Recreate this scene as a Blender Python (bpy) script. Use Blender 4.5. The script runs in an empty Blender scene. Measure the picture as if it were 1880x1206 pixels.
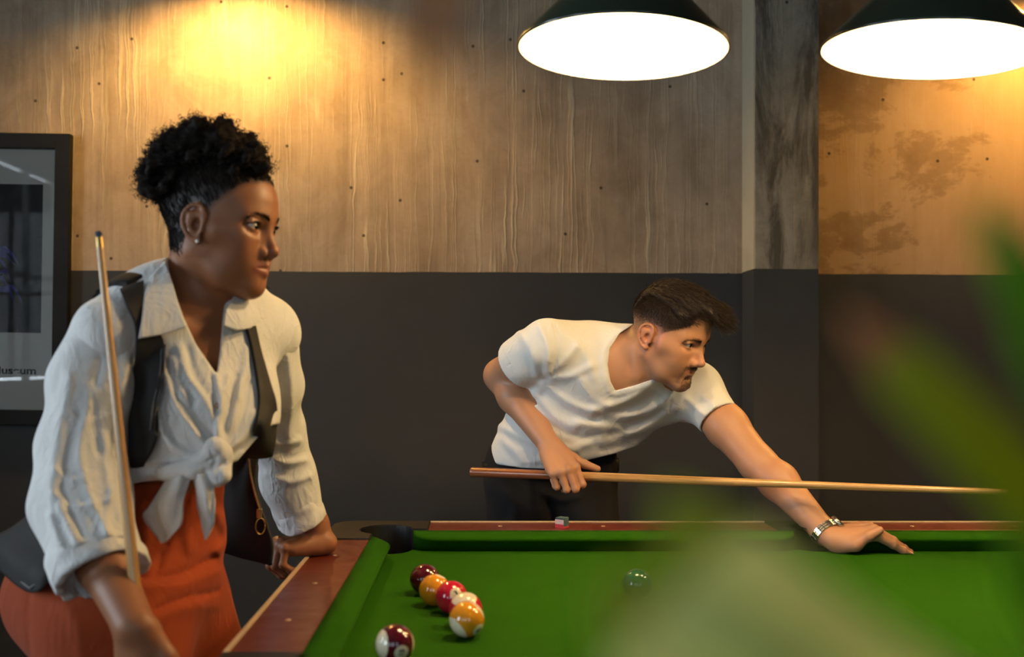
import bpy, bmesh, math, random
import numpy as np
from mathutils import Vector, Matrix

SC = bpy.context.scene
COL = SC.collection
PI = math.pi
# ------------------------------------------------------------------ camera
CAMZ = 1.17                      # lens height; frame taken as 1880 x 1206
FPX, PX0, PY0 = 1780.0, 875.0, 660.0
cam_d = bpy.data.cameras.new('camera')
cam = bpy.data.objects.new('camera', cam_d)
COL.objects.link(cam)
cam.location = (0, 0, CAMZ)
cam.rotation_euler = (PI / 2, 0, 0)
cam_d.sensor_width = 36.0
cam_d.sensor_fit = 'HORIZONTAL'
cam_d.lens = 36.0 * FPX / 1880.0
cam_d.shift_x = (940.0 - PX0) / 1880.0
cam_d.shift_y = (PY0 - 603.0) / 1880.0
cam_d.clip_start = 0.02
cam_d.dof.use_dof = True
cam_d.dof.focus_distance = 2.25
cam_d.dof.aperture_fstop = 3.2
SC.camera = cam

# ------------------------------------------------------------------ world, daylight, exposure
SC.view_settings.view_transform = 'Standard'
SC.view_settings.look = 'None'
SC.view_settings.gamma = 1.0
SC.view_settings.use_curve_mapping = False
SC.view_settings.exposure = 0.0
SC.cycles.use_denoising = True
SC.cycles.max_bounces = 8
SC.cycles.sample_clamp_indirect = 6.0
SC.cycles.caustics_reflective = False
SC.cycles.caustics_refractive = False

world = bpy.data.worlds.new('daylight')
SC.world = world
world.use_nodes = True
bgn = world.node_tree.nodes['Background']
bgn.inputs[0].default_value = (0.75, 0.88, 1.0, 1)
bgn.inputs[1].default_value = 1.0

def area_light(name, loc, rot, sx, sy, power, color):
    l = bpy.data.lights.new(name, 'AREA')
    l.shape = 'RECTANGLE'; l.size = sx; l.size_y = sy
    l.energy = power; l.color = color
    o = bpy.data.objects.new(name, l)
    COL.objects.link(o)
    o.location = loc; o.rotation_euler = rot
    return o

# room: X -3.6..4.2, Y -3.2..3.4, Z 0..3.3 ; daylight comes through the windows of the wall behind
# the camera and of the left wall
RX0, RX1, RY0, RY1, RZ = -3.6, 4.2, -3.2, 3.4, 3.3
DAY = (0.78, 0.89, 1.0)
WIN_FRONT = [(-3.0, -2.0), (-1.2, -0.2), (0.9, 1.9)]       # x spans in the wall behind the camera
WIN_LEFT = [(-1.7, -0.5), (0.7, 1.9)]                      # y spans in the left wall
WZ0, WZ1 = 0.95, 2.75
DAY_FRONT, DAY_LEFT = 16.0, 95.0
for a, b in WIN_FRONT:
    area_light('daylight_front', ((a + b) / 2, RY0 - 0.16, (WZ0 + WZ1) / 2), (PI / 2, 0, 0), b - a, WZ1 - WZ0, DAY_FRONT, DAY)
for a, b in WIN_LEFT:
    area_light('daylight_left', (RX0 - 0.16, (a + b) / 2, (WZ0 + WZ1) / 2), (PI / 2, 0, -PI / 2), b - a, WZ1 - WZ0, DAY_LEFT, DAY)

# ------------------------------------------------------------------ small helpers
def P(px, py, Y):
    """photo pixel + distance from the lens plane -> point in the room"""
    return np.array([(px - PX0) * Y / FPX, Y, CAMZ - (py - PY0) * Y / FPX])

def tag(o, label=None, cat=None, group=None, kind=None):
    if label: o['label'] = label
    if cat: o['category'] = cat
    if group: o['group'] = group
    if kind: o['kind'] = kind
    return o

def empty(name, loc, label=None, cat=None, group=None):
    o = bpy.data.objects.new(name, None)
    o.empty_display_size = 0.05
    COL.objects.link(o); o.location = loc
    tag(o, label, cat, group)
    return o

def link(name, me, mat=None, parent=None):
    o = bpy.data.objects.new(name, me)
    COL.objects.link(o)
    if mat is not None:
        me.materials.append(mat)
    if parent is not None:
        o.parent = parent
        o.matrix_parent_inverse = Matrix.Translation(parent.location).inverted()
    return o

def mesh_np(name, v, f, smooth=True, col=None):
    """v (n,3), f (m,4) or (m,3) integer array"""
    me = bpy.data.meshes.new(name)
    v = np.ascontiguousarray(v, np.float32); f = np.ascontiguousarray(f, np.int32)
    k = f.shape[1]
    me.vertices.add(len(v)); me.vertices.foreach_set('co', v.ravel())
    me.loops.add(f.size); me.loops.foreach_set('vertex_index', f.ravel())
    me.polygons.add(len(f))
    me.polygons.foreach_set('loop_start', np.arange(0, f.size, k, dtype=np.int32))
    me.polygons.foreach_set('loop_total', np.full(len(f), k, np.int32))
    me.polygons.foreach_set('use_smooth', np.full(len(f), smooth, bool))
    me.update(calc_edges=True)
    me.validate()
    if col is not None:
        a = me.color_attributes.new('Col', 'FLOAT_COLOR', 'POINT')
        c = np.ones((len(v), 4), np.float32); c[:, :3] = col
        a.data.foreach_set('color', c.ravel())
    return me

def bm_mesh(name, bm, smooth=False):
    me = bpy.data.meshes.new(name)
    bmesh.ops.recalc_face_normals(bm, faces=bm.faces)
    bm.to_mesh(me); bm.free()
    if smooth:
        me.polygons.foreach_set('use_smooth', np.ones(len(me.polygons), bool))
    return me

def bx(bm, x0, x1, y0, y1, z0, z1, bev=0.0, seg=2):
    r = bmesh.ops.create_cube(bm, size=1.0)
    vs = r['verts']
    for v in vs:
        v.co = Vector(((x0 + x1) / 2 + v.co.x * (x1 - x0), (y0 + y1) / 2 + v.co.y * (y1 - y0), (z0 + z1) / 2 + v.co.z * (z1 - z0)))
    if bev > 0:
        es = list({e for v in vs for e in v.link_edges})
        bmesh.ops.bevel(bm, geom=es, offset=bev, segments=seg, affect='EDGES', profile=0.6)

def box_obj(name, mat, parent, x0, x1, y0, y1, z0, z1, bev=0.0, seg=2):
    bm = bmesh.new(); bx(bm, x0, x1, y0, y1, z0, z1, bev, seg)
    return link(name, bm_mesh(name, bm), mat, parent)

def lathe(name, prof, mat, parent=None, seg=48, M=None, smooth=True, close=False):
    """prof list of (r,z); optional matrix"""
    v = []; f = []
    n = len(prof)
    for i in range(seg):
        a = 2 * PI * i / seg
        for r, z in prof:
            v.append((r * math.cos(a), r * math.sin(a), z))
    for i in range(seg):
        j = (i + 1) % seg
        for k in range(n - 1):
            f.append((i * n + k, j * n + k, j * n + k + 1, i * n + k + 1))
    bm = bmesh.new()
    bv = [bm.verts.new(c) for c in v]
    for q in f:
        bm.faces.new([bv[t] for t in q])
    bmesh.ops.remove_doubles(bm, verts=bm.verts, dist=1e-6)
    if M is not None:
        bmesh.ops.transform(bm, matrix=M, verts=bm.verts)
    me = bm_mesh(name, bm, smooth)
    return link(name, me, mat, parent)

def frames_along(pts):
    pts = np.asarray(pts, float)
    t = np.gradient(pts, axis=0)
    t /= np.linalg.norm(t, axis=1)[:, None] + 1e-12
    u = np.cross(t[0], [0.31, 0.17, 0.93]); u /= np.linalg.norm(u)
    U = []
    for k in range(len(pts)):
        u = u - t[k] * np.dot(u, t[k]); u /= np.linalg.norm(u) + 1e-12
        U.append(u.copy())
    U = np.array(U); W = np.cross(t, U)
    return t, U, W

def tube_arrays(pts, rad, seg=6, cap=True):
    pts = np.asarray(pts, float); n = len(pts)
    rad = np.broadcast_to(np.asarray(rad, float), (n,))
    t, U, W = frames_along(pts)
    a = np.linspace(0, 2 * PI, seg, endpoint=False)
    v = pts[:, None, :] + rad[:, None, None] * (np.cos(a)[None, :, None] * U[:, None, :] + np.sin(a)[None, :, None] * W[:, None, :])
    v = v.reshape(-1, 3)
    i = np.arange(n - 1)[:, None] * seg; j = np.arange(seg)[None, :]; j2 = (j + 1) % seg
    f = np.stack([i + j, i + j2, i + seg + j2, i + seg + j], -1).reshape(-1, 4)
    if cap:
        b = len(v)
        v = np.vstack([v, pts[:1], pts[-1:]])
        jj = np.arange(seg); j2 = (jj + 1) % seg
        e = (n - 1) * seg
        f = np.vstack([f, np.stack([jj, np.full(seg, b), np.full(seg, b), j2], -1), np.stack([e + j2, np.full(seg, b + 1), np.full(seg, b + 1), e + jj], -1)])
    return v, f

def tube_mesh(name, curves, seg=6, smooth=True):
    """curves: list of (pts, radii)"""
    V = []; F = []; b = 0
    for pts, rad in curves:
        v, f = tube_arrays(pts, rad, seg)
        V.append(v); F.append(f + b); b += len(v)
    V = np.vstack(V); F = np.vstack(F)
    me = bpy.data.meshes.new(name)
    fl = []
    for q in F.tolist():
        if q[1] == q[2]: fl.append((q[0], q[3], q[1]))
        else: fl.append(tuple(q))
    me.from_pydata(V.tolist(), [], fl)
    me.update()
    me.polygons.foreach_set('use_smooth', np.full(len(me.polygons), smooth, bool))
    return me

def spline(pts, n):
    """Catmull-Rom through pts (k,d), n samples"""
    p = np.asarray(pts, float)
    k = len(p)
    if k == 2:
        t = np.linspace(0, 1, n)[:, None]
        return p[0] * (1 - t) + p[1] * t
    q = np.vstack([2 * p[0] - p[1], p, 2 * p[-1] - p[-2]])
    u = np.linspace(0, k - 1 - 1e-9, n)
    i = u.astype(int); t = (u - i)[:, None]
    a, b, c, d = q[i], q[i + 1], q[i + 2], q[i + 3]
    return 0.5 * (2 * b + (c - a) * t + (2 * a - 5 * b + 4 * c - d) * t ** 2 + (3 * b - a - 3 * c + d) * t ** 3)

# ------------------------------------------------------------------ materials
class Mat:
    def __init__(s, name):
        s.m = bpy.data.materials.new(name); s.m.use_nodes = True
        s.t = s.m.node_tree; s.N = s.t.nodes; s.L = s.t.links
        s.b = s.N['Principled BSDF']
        s._co = None
    def n(s, typ, ins=None, **kw):
        x = s.N.new(typ)
        for k, v in kw.items(): setattr(x, k, v)
        for k, v in (ins or {}).items(): s.put(x.inputs[k], v)
        return x
    def put(s, sock, v):
        if isinstance(v, bpy.types.NodeSocket): s.L.new(v, sock)
        elif isinstance(v, bpy.types.Node): s.L.new(v.outputs[0], sock)
        else:
            if sock.type == 'RGBA' and len(v) == 3: v = (*v, 1)
            sock.default_value = v
    def set(s, **kw):
        names = dict(color='Base Color', rough='Roughness', metal='Metallic', spec='Specular IOR Level', coat='Coat Weight', coatr='Coat Roughness', sheen='Sheen Weight',
                     sss='Subsurface Weight', emis='Emission Color', emis_s='Emission Strength', normal='Normal', alpha='Alpha', trans='Transmission Weight', ior='IOR')
        for k, v in kw.items(): s.put(s.b.inputs[names[k]], v)
        return s
    def co(s):
        if s._co is None: s._co = s.n('ShaderNodeTexCoord').outputs['Object']
        return s._co
    def scaled(s, sc, loc=(0, 0, 0), rot=(0, 0, 0), src=None):
        return s.n('ShaderNodeMapping', {'Vector': src or s.co(), 'Scale': sc, 'Location': loc, 'Rotation': rot}).outputs[0]
    def noise(s, scale=5, detail=4, rough=0.55, vec=None, dist=0.0):
        return s.n('ShaderNodeTexNoise', {'Vector': vec or s.co(), 'Scale': scale, 'Detail': detail, 'Roughness': rough, 'Distortion': dist}).outputs[0]
    def ramp(s, fac, stops, interp='LINEAR'):
        r = s.n('ShaderNodeValToRGB', {'Fac': fac}); e = r.color_ramp.elements
        r.color_ramp.interpolation = interp
        while len(e) < len(stops): e.new(0.5)
        for x, (p, c) in zip(e, stops):
            x.position = p
            x.color = (c, c, c, 1) if isinstance(c, (int, float)) else (*c, 1)
        return r.outputs[0]
    def mix(s, fac, a, b, mode='MIX'):
        x = s.n('ShaderNodeMix', data_type='RGBA', blend_type=mode)
        s.put(x.inputs['Factor'], fac); s.put(x.inputs[6], a); s.put(x.inputs[7], b)
        return x.outputs[2]
    def math(s, op, a, b=None, c=None):
        x = s.n('ShaderNodeMath', operation=op)
        s.put(x.inputs[0], a)
        if b is not None: s.put(x.inputs[1], b)
        if c is not None: s.put(x.inputs[2], c)
        return x.outputs[0]
    def xyz(s, src=None):
        return s.n('ShaderNodeSeparateXYZ', {0: src or s.co()}).outputs
    def bump(s, h, dist=0.002, strength=1.0, base=None):
        x = s.n('ShaderNodeBump', {'Height': h, 'Distance': dist, 'Strength': strength})
        if base is not None: s.put(x.inputs['Normal'], base)
        s.put(s.b.inputs['Normal'], x.outputs[0])
        return x.outputs[0]
    def attr(s, name='Col'):
        return s.n('ShaderNodeAttribute', attribute_name=name).outputs['Color']

def plain(name, color, rough=0.5, metal=0.0, coat=0.0, vary=0.12, vscale=40.0, bump=0.0, spec=0.5):
    """simple surface with a little procedural unevenness"""
    m = Mat(name)
    nz = m.noise(vscale, 4)
    d = tuple(c * (1 - vary) for c in color); e = tuple(min(1, c * (1 + vary)) for c in color)
    m.set(color=m.mix(nz, d, e), rough=rough, metal=metal, coat=coat, spec=spec)
    if bump: m.bump(nz, bump)
    return m.m
# ------------------------------------------------------------------ setting: materials
PAINT_Z = 1.476
def wall_material(name, seed=0.0, plain_only=False, column=False):
    m = Mat(name)
    X, Yc, Z = m.xyz()
    # plaster: broad patches, trowel mottling, faint vertical wash marks, light drips of lime
    big = m.noise(1.3, 6, 0.62, m.scaled((1, 1, 1), (seed, 3.1, 0.7)), 0.6)
    mot = m.noise(7, 8, 0.68, m.scaled((1, 1, 0.7), (seed, 0, 0)), 0.5)
    fine = m.noise(55, 4, 0.6, m.scaled((1, 1, 1.6), (seed, 0, 0)))
    st1 = m.noise(1.0, 6, 0.66, m.scaled((11, 1, 0.9), (seed, 0, 0.3)), 0.8)
    st2 = m.noise(1.0, 4, 0.6, m.scaled((38, 1, 1.2), (seed + 2, 0, 1.3)), 0.5)
    wob = m.noise(3.0, 4, 0.55, m.scaled((4.5, 1, 3.0), (seed, 5, 0)))
    def drips(freq, zf, off, lo, hi):
        xd = m.math('ADD', X, m.math('MULTIPLY', m.math('SUBTRACT', wob, 0.5), 0.028))
        dv = m.n('ShaderNodeCombineXYZ', {'X': m.math('MULTIPLY', xd, freq), 'Y': seed + off, 'Z': m.math('MULTIPLY', Z, zf)}).outputs[0]
        dn = m.noise(1.0, 1.0, 0.4, dv)
        r_ = m.ramp(dn, [(lo, 0.0), ((lo + hi) / 2, 1.0), (hi, 0.15), (hi + 0.10, 0.0)])
        gate = m.ramp(m.noise(1.0, 4, 0.6, m.scaled((5.0, 1, 1.7), (seed + off, 8, off))), [(0.42, 0.0), (0.58, 1.0)])
        return m.math('MULTIPLY', r_, gate)
    drip = m.math('MAXIMUM', drips(34.0, 0.55, 0.0, 0.545, 0.60), m.math('MULTIPLY', drips(62.0, 0.9, 3.0, 0.56, 0.61), 0.7))
    drip = m.math('MULTIPLY', drip, m.ramp(X, [(0.62, 1.0), (0.95, 0.25)]) if not column else 1.0)
    if column:
        ca, cb, cc = (0.20, 0.175, 0.130), (0.31, 0.275, 0.21), (0.085, 0.07, 0.052)
    else:
        ca, cb, cc = (0.33, 0.228, 0.140), (0.48, 0.365, 0.255), (0.195, 0.132, 0.078)
    c = m.mix(m.ramp(big, [(0.3, 0), (0.7, 1)]), ca, cb)
    gp_ = m.noise(2.1, 7, 0.66, m.scaled((1, 1, 0.8), (seed + 7, 2, 4)), 0.8)
    c = m.mix(m.math('MULTIPLY', m.ramp(gp_, [(0.46, 0), (0.62, 1)]), 0.55), c, (0.37, 0.30, 0.235) if not column else (0.36, 0.33, 0.27))
    c = m.mix(m.math('MULTIPLY', m.ramp(mot, [(0.40, 0), (0.66, 1)]), 0.62), c, cc)
    c = m.mix(m.math('MULTIPLY', m.ramp(st1, [(0.45, 0), (0.75, 1)]), 0.45), c, tuple(min(1, k * 1.2) for k in cb))
    c = m.mix(m.math('MULTIPLY', m.ramp(st2, [(0.50, 0), (0.78, 1)]), 0.42), c, cc)
    c = m.mix(m.math('MULTIPLY', m.ramp(fine, [(0.5, 0), (0.8, 1)]), 0.22), c, cc)
    c = m.mix(m.math('MULTIPLY', drip, 0.0 if column else 0.55), c, (0.66, 0.55, 0.37))
    if column:
        # soot-dark smears running down the column
        sm = m.noise(1.0, 8, 0.68, m.scaled((9, 1, 2.2), (4.3, 0, 1.1)), 0.5)
        c = m.mix(m.math('MULTIPLY', m.ramp(sm, [(0.47, 0), (0.60, 1)]), 0.85), c, (0.055, 0.045, 0.032))
        # lighter colour over its whole left face and corner
        ed = m.math('LESS_THAN', m.math('ADD', X, m.math('MULTIPLY', m.math('SUBTRACT', mot, 0.5), 0.012)), 0.936)
        c = m.mix(m.math('MULTIPLY', ed, 0.7), c, (0.52, 0.46, 0.33))
    else:
        # damp stains in the bay right of the column
        sv = m.noise(2.6, 9, 0.68, m.scaled((1.1, 1, 1.7), (2.6, 0, 0.35)), 0.25)
        sx = m.math('MULTIPLY', m.math('GREATER_THAN', X, 1.14), m.ramp(m.math('ADD', sv, m.math('MULTIPLY', m.math('SUBTRACT', 1.42, X), 0.20)), [(0.49, 0), (0.535, 0.7), (0.66, 1.0)]))
        c = m.mix(m.math('MULTIPLY', m.math('GREATER_THAN', X, 1.14), 0.65), c, (0.43, 0.25, 0.11))
        c = m.mix(m.math('MULTIPLY', sx, 0.62), c, (0.15, 0.075, 0.026))
    # drill holes and filler dabs
    vv = m.n('ShaderNodeCombineXYZ', {'X': m.math('MULTIPLY', X, 3.6), 'Y': m.math('ADD', m.math('MULTIPLY', Z, 3.6), seed), 'Z': 0.0}).outputs[0]
    vo = m.n('ShaderNodeTexVoronoi', {'Vector': vv, 'Scale': 1.0, 'Randomness': 1.0}, voronoi_dimensions='2D')
    hole = m.math('LESS_THAN', vo.outputs['Distance'], 0.020)
    c = m.mix(m.math('MULTIPLY', hole, 0.85), c, (0.03, 0.022, 0.015))
    if not plain_only:
        # charcoal paint below the line
        ln = m.math('ADD', m.math('SUBTRACT', Z, m.math('MULTIPLY', X, -0.0045)), m.math('MULTIPLY', m.math('SUBTRACT', m.noise(7, 3), 0.5), 0.006))
        low = m.math('LESS_THAN', ln, PAINT_Z + (0.0 if not column else 0.003))
        pn = m.noise(3.0, 6, 0.65, m.scaled((1, 1, 1.2), (1.5, 0, 0)), 0.5)
        sc = m.math('MULTIPLY', m.math('GREATER_THAN', X, 1.14), m.ramp(m.noise(5, 8, 0.75), [(0.60, 0), (0.70, 0.5)]))
        pc = m.mix(pn, (0.030, 0.031, 0.033), (0.045, 0.046, 0.048))
        pc = m.mix(sc, pc, (0.075, 0.05, 0.035))
        c = m.mix(low, c, pc)
        m.set(color=c, rough=m.mix(low, (0.85,) * 3, (0.62,) * 3), spec=0.25)
        hgt = m.math('ADD', m.math('MULTIPLY', drip, m.math('SUBTRACT', 1.0, low)), m.math('MULTIPLY', mot, 0.8))
    else:
        m.set(color=c, rough=0.85, spec=0.25)
        hgt = mot
    m.bump(hgt, 0.0025, 0.7)
    return m.m

M_WALL = wall_material('plaster_wall')
M_COLUMN = wall_material('cement_column', 5.0, column=True)
def floor_material():
    m = Mat('floor_concrete')
    a = m.noise(2.0, 7, 0.6); b = m.noise(30, 4)
    m.set(color=m.mix(a, (0.05, 0.042, 0.036), m.mix(b, (0.085, 0.07, 0.058), (0.11, 0.095, 0.08))), rough=0.55)
    m.bump(b, 0.001)
    return m.m
M_FLOOR = floor_material()
M_CEIL = plain('ceiling_plaster', (0.16, 0.14, 0.12), 0.9, vary=0.2, vscale=3, bump=0.002)
M_WFRAME = plain('window_paint', (0.05, 0.06, 0.055), 0.5)
def glass_material():
    m = Mat('window_glass')
    tr = m.n('ShaderNodeBsdfTransparent', {'Color': (0.99, 1.0, 0.995, 1)})
    gl = m.n('ShaderNodeBsdfGlossy', {'Color': (1, 1, 1, 1), 'Roughness': 0.02})
    fr = m.n('ShaderNodeFresnel', {'IOR': 1.42})
    mx = m.n('ShaderNodeMixShader')
    m.put(mx.inputs[0], fr); m.put(mx.inputs[1], tr); m.put(mx.inputs[2], gl)
    m.L.new(mx.outputs[0], m.N['Material Output'].inputs[0])
    return m.m
M_GLASS = glass_material()

# ------------------------------------------------------------------ setting: shell
def struct(name, mat, *boxes):
    bm = bmesh.new()
    for b in boxes: bx(bm, *b)
    return tag(link(name, bm_mesh(name, bm), mat), kind='structure')

T = 0.2
struct('floor', M_FLOOR, (RX0 - T, RX1 + T, RY0 - T, RY1 + T, -0.12, 0))
struct('ceiling', M_CEIL, (RX0 - T, RX1 + T, RY0 - T, RY1 + T, RZ, RZ + 0.15))
struct('wall_back', M_WALL, (RX0 - T, RX1 + T, RY1, RY1 + T, 0, RZ))
struct('wall_right', M_WALL, (RX1, RX1 + T, RY0 - T, RY1, 0, RZ))
tag(struct('pillar', M_COLUMN, (0.931, 1.149, 3.257, RY1, 0, RZ)), 'grey cement pillar with dark smears and charcoal painted base against the wall', 'pillar')
def wall_with_windows(name, spans, along_x):
    lo, hi = (RX0 - T, RX1 + T) if along_x else (RY0, RY1)
    segs = []; c = lo
    for a, b in spans:
        segs.append((c, a, 0, RZ)); segs.append((a, b, 0, WZ0)); segs.append((a, b, WZ1, RZ)); c = b
    segs.append((c, hi, 0, RZ))
    if along_x: return struct(name, M_WALL, *[(a, b, RY0 - T, RY0, z0, z1) for a, b, z0, z1 in segs])
    return struct(name, M_WALL, *[(RX0 - T, RX0, a, b, z0, z1) for a, b, z0, z1 in segs])
wall_with_windows('wall_front', WIN_FRONT, True)
wall_with_windows('wall_left', WIN_LEFT, False)
def window(n, a, b, along_x):
    mid = (a + b) / 2
    loc = (mid, RY0 - 0.06, WZ0) if along_x else (RX0 - 0.06, mid, WZ0)
    w = empty('window_%d' % n, loc); tag(w, kind='structure')
    def bar(nm, u0, u1, z0, z1, mat=M_WFRAME, t=0.025):
        if along_x: box_obj(nm, mat, w, u0, u1, RY0 - 0.06 - t, RY0 - 0.06 + t, z0, z1)
        else: box_obj(nm, mat, w, RX0 - 0.06 - t, RX0 - 0.06 + t, u0, u1, z0, z1)
    bar('window_frame', a, a + 0.06, WZ0, WZ1); bar('window_frame', b - 0.06, b, WZ0, WZ1)
    bar('window_frame', a, b, WZ0, WZ0 + 0.06); bar('window_frame', a, b, WZ1 - 0.06, WZ1)
    k = 2
    us = np.linspace(a + 0.06, b - 0.06, k + 1); zs = np.linspace(WZ0 + 0.06, WZ1 - 0.06, 3)
    for u in us[1:-1]: bar('mullion', u - 0.02, u + 0.02, WZ0 + 0.06, WZ1 - 0.06)
    for z in zs[1:-1]: bar('mullion', a + 0.06, b - 0.06, z - 0.02, z + 0.02)
    for i in range(k):
        for j in range(2):
            bar('pane', us[i] + 0.015, us[i + 1] - 0.015, zs[j] + 0.015, zs[j + 1] - 0.015, M_GLASS, 0.003)
for i, (a, b) in enumerate(WIN_FRONT): window(i + 1, a, b, True)
for i, (a, b) in enumerate(WIN_LEFT): window(i + 4, a, b, False)

# ------------------------------------------------------------------ pool table
def cloth_material():
    m = Mat('green_baize')
    f = m.noise(420, 2, 0.6); g = m.noise(14, 4, 0.6)
    c = m.mix(g, (0.0078, 0.047, 0.0005), (0.0125, 0.061, 0.0009))
    c = m.mix(m.math('MULTIPLY', f, 0.35), c, (0.017, 0.077, 0.0015))
    m.set(color=c, rough=0.95, spec=0.05)
    m.bump(f, 0.0006, 0.6)
    return m.m
def rail_wood():
    m = Mat('mahogany_rail')
    g = m.noise(1.0, 6, 0.6, m.scaled((6, 6, 60)), 0.8)
    h = m.noise(8, 3, 0.5)
    c = m.mix(g, (0.075, 0.009, 0.0045), (0.145, 0.022, 0.009))
    m.set(color=m.mix(m.math('MULTIPLY', h, 0.4), c, (0.06, 0.008, 0.005)), rough=m.ramp(m.noise(25, 5), [(0.3, 0.28), (0.8, 0.5)]), coat=0.25, coatr=0.25)
    return m.m
M_CLOTH = cloth_material(); M_RAIL = rail_wood()
M_BLACK = plain('black_plastic', (0.008, 0.0075, 0.0075), 0.38, vary=0.3, vscale=90, bump=0.0004)
M_LINER = plain('pocket_rubber', (0.006, 0.006, 0.006), 0.6, vary=0.3)
M_EDGE = plain('beige_edging', (0.50, 0.36, 0.22), 0.45, vary=0.2, vscale=30)
M_IVORY = plain('ivory_inlay', (0.42, 0.27, 0.19), 0.35, vary=0.2)
M_CABINET = plain('cabinet_wood', (0.06, 0.016, 0.009), 0.45, vary=0.35, vscale=12)

TZ = 0.80                   # rail top
BED = 0.76                  # cloth
NX0, NX1, NY0, NY1 = -0.176, 1.654, 1.15, 2.06      # cushion noses (1.83 x 0.91 m)
OX0, OX1, OY0, OY1 = -0.316, 1.794, 1.01, 2.205     # outer edge
CX, CY = (NX0 + NX1) / 2, (NY0 + NY1) / 2
table = empty('pool_table', (CX, CY, 0), 'pool table with green cloth, mahogany rails and black corner pockets', 'pool table')

def prism(name, poly, z0, z1, mat, parent, bev=0.0):
    bm = bmesh.new()
    vs = [bm.verts.new((x, y, z1)) for x, y in poly]
    fc = bm.faces.new(vs)
    if fc.normal.z < 0: fc.normal_flip()
    r = bmesh.ops.extrude_face_region(bm, geom=[fc])
    for e in r['geom']:
        if isinstance(e, bmesh.types.BMVert): e.co.z = z0
    if bev:
        top = [e for e in bm.edges if all(abs(v.co.z - z1) < 1e-6 for v in e.verts)]
        bmesh.ops.bevel(bm, geom=top, offset=bev, segments=2, affect='EDGES')
    return link(name, bm_mesh(name, bm), mat, parent)

PK = 0.056                                                  # pocket radius
def sym(pts, sx, sy):
    return [(CX + sx * (x - CX), CY + sy * (y - CY)) for x, y in pts]
c0 = (-0.195, 2.097); m0 = (CX, 2.122)
def arc(c, r, a0, a1, n=18):
    return [(c[0] + r * math.cos(math.radians(a0 + (a1 - a0) * i / (n - 1))), c[1] + r * math.sin(math.radians(a0 + (a1 - a0) * i / (n - 1)))) for i in range(n)]
# corner casting (far left), then mirrored
ly = c0[1] - math.sqrt(PK ** 2 - 0.025 ** 2)
cast = [(-0.105, OY1 + 0.004)] + arc((OX0 + 0.05, OY1 - 0.046), 0.054, 90, 180, 8) + [(OX0 - 0.004, 1.99), (-0.22, 1.99)] \
    + arc(c0, PK, 360 - 116.6, 7.0, 26) + [(-0.105, 2.104)]
casts_mid = [(CX - 0.085, OY1 + 0.003), (CX - 0.085, 2.104), (m0[0] - 0.0485, 2.104)] + arc(m0, 0.05, 200, -20, 20) + [(m0[0] + 0.0485, 2.104), (CX + 0.085, 2.104), (CX + 0.085, OY1 + 0.003)]
for sx in (1, -1):
    for sy in (1, -1):
        prism('corner_casting', sym(cast, sx, sy), 0.735, TZ + 0.003, M_BLACK, table, 0.002)
        cc = sym([c0], sx, sy)[0]
        lathe('pocket_liner', [(0.001, 0.60), (PK + 0.001, 0.60), (PK + 0.001, 0.741), (PK + 0.005, 0.741), (PK + 0.005, 0.597), (0.001, 0.597)], M_LINER, table, 40, Matrix.Translation((cc[0], cc[1], 0)))
for sy in (1, -1):
    prism('middle_casting', sym(casts_mid, 1, sy), 0.735, TZ + 0.003, M_BLACK, table, 0.002)
    cc = sym([m0], 1, sy)[0]
    lathe('pocket_liner', [(0.001, 0.60), (0.052, 0.60), (0.052, 0.741), (0.056, 0.741), (0.056, 0.597), (0.001, 0.597)], M_LINER, table, 40, Matrix.Translation((cc[0], cc[1], 0)))
# rails + beige edging + cushions
def cushion(name, a, b, inward):
    """a,b ends of the wood edge (x,y); inward unit vector to the bed"""
    a = np.array(a, float); b = np.array(b, float); u = (b - a); L = np.linalg.norm(u); u /= L; w = np.array(inward, float)
    prof = [(0.0, -0.0005), (0.02, -0.003), (0.036, -0.0075), (0.0425, -0.0105), (0.044, -0.0135), (0.0425, -0.017), (0.034, -0.03), (0.028, -0.0415), (0.0, -0.0415)]
    ts = [0, 0.006, 0.012, 0.02, 0.03, 0.042, 0.06]
    ss = ts + [L - t for t in reversed(ts)]
    V = []; F = []
    for s in ss:
        e = min(s, L - s)
        k = 1.0 if e >= 0.06 else 0.12 + 0.88 * math.sqrt(max(0, 1 - (1 - e / 0.06) ** 2))
        for p, z in prof:
            q = a + u * s + w * (p * k)
            V.append((q[0], q[1], TZ + z * (1 if z < -0.03 else 0.5 + 0.5 * k)))
    n = len(prof)
    for i in range(len(ss) - 1):
        for j in range(n):
            F.append((i * n + j, i * n + (j + 1) % n, (i + 1) * n + (j + 1) % n, (i + 1) * n + j))
    F.append(tuple(range(n))); F.append(tuple(range((len(ss) - 1) * n, len(ss) * n)))
    bm = bmesh.new(); bv = [bm.verts.new(c) for c in V]
    for f in F: bm.faces.new([bv[i] for i in f])
    me = bm_mesh(name, bm, True)
    o = link(name, me, M_CLOTH, table)
    return o
WE = 0.044                                                  # cushion depth
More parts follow.
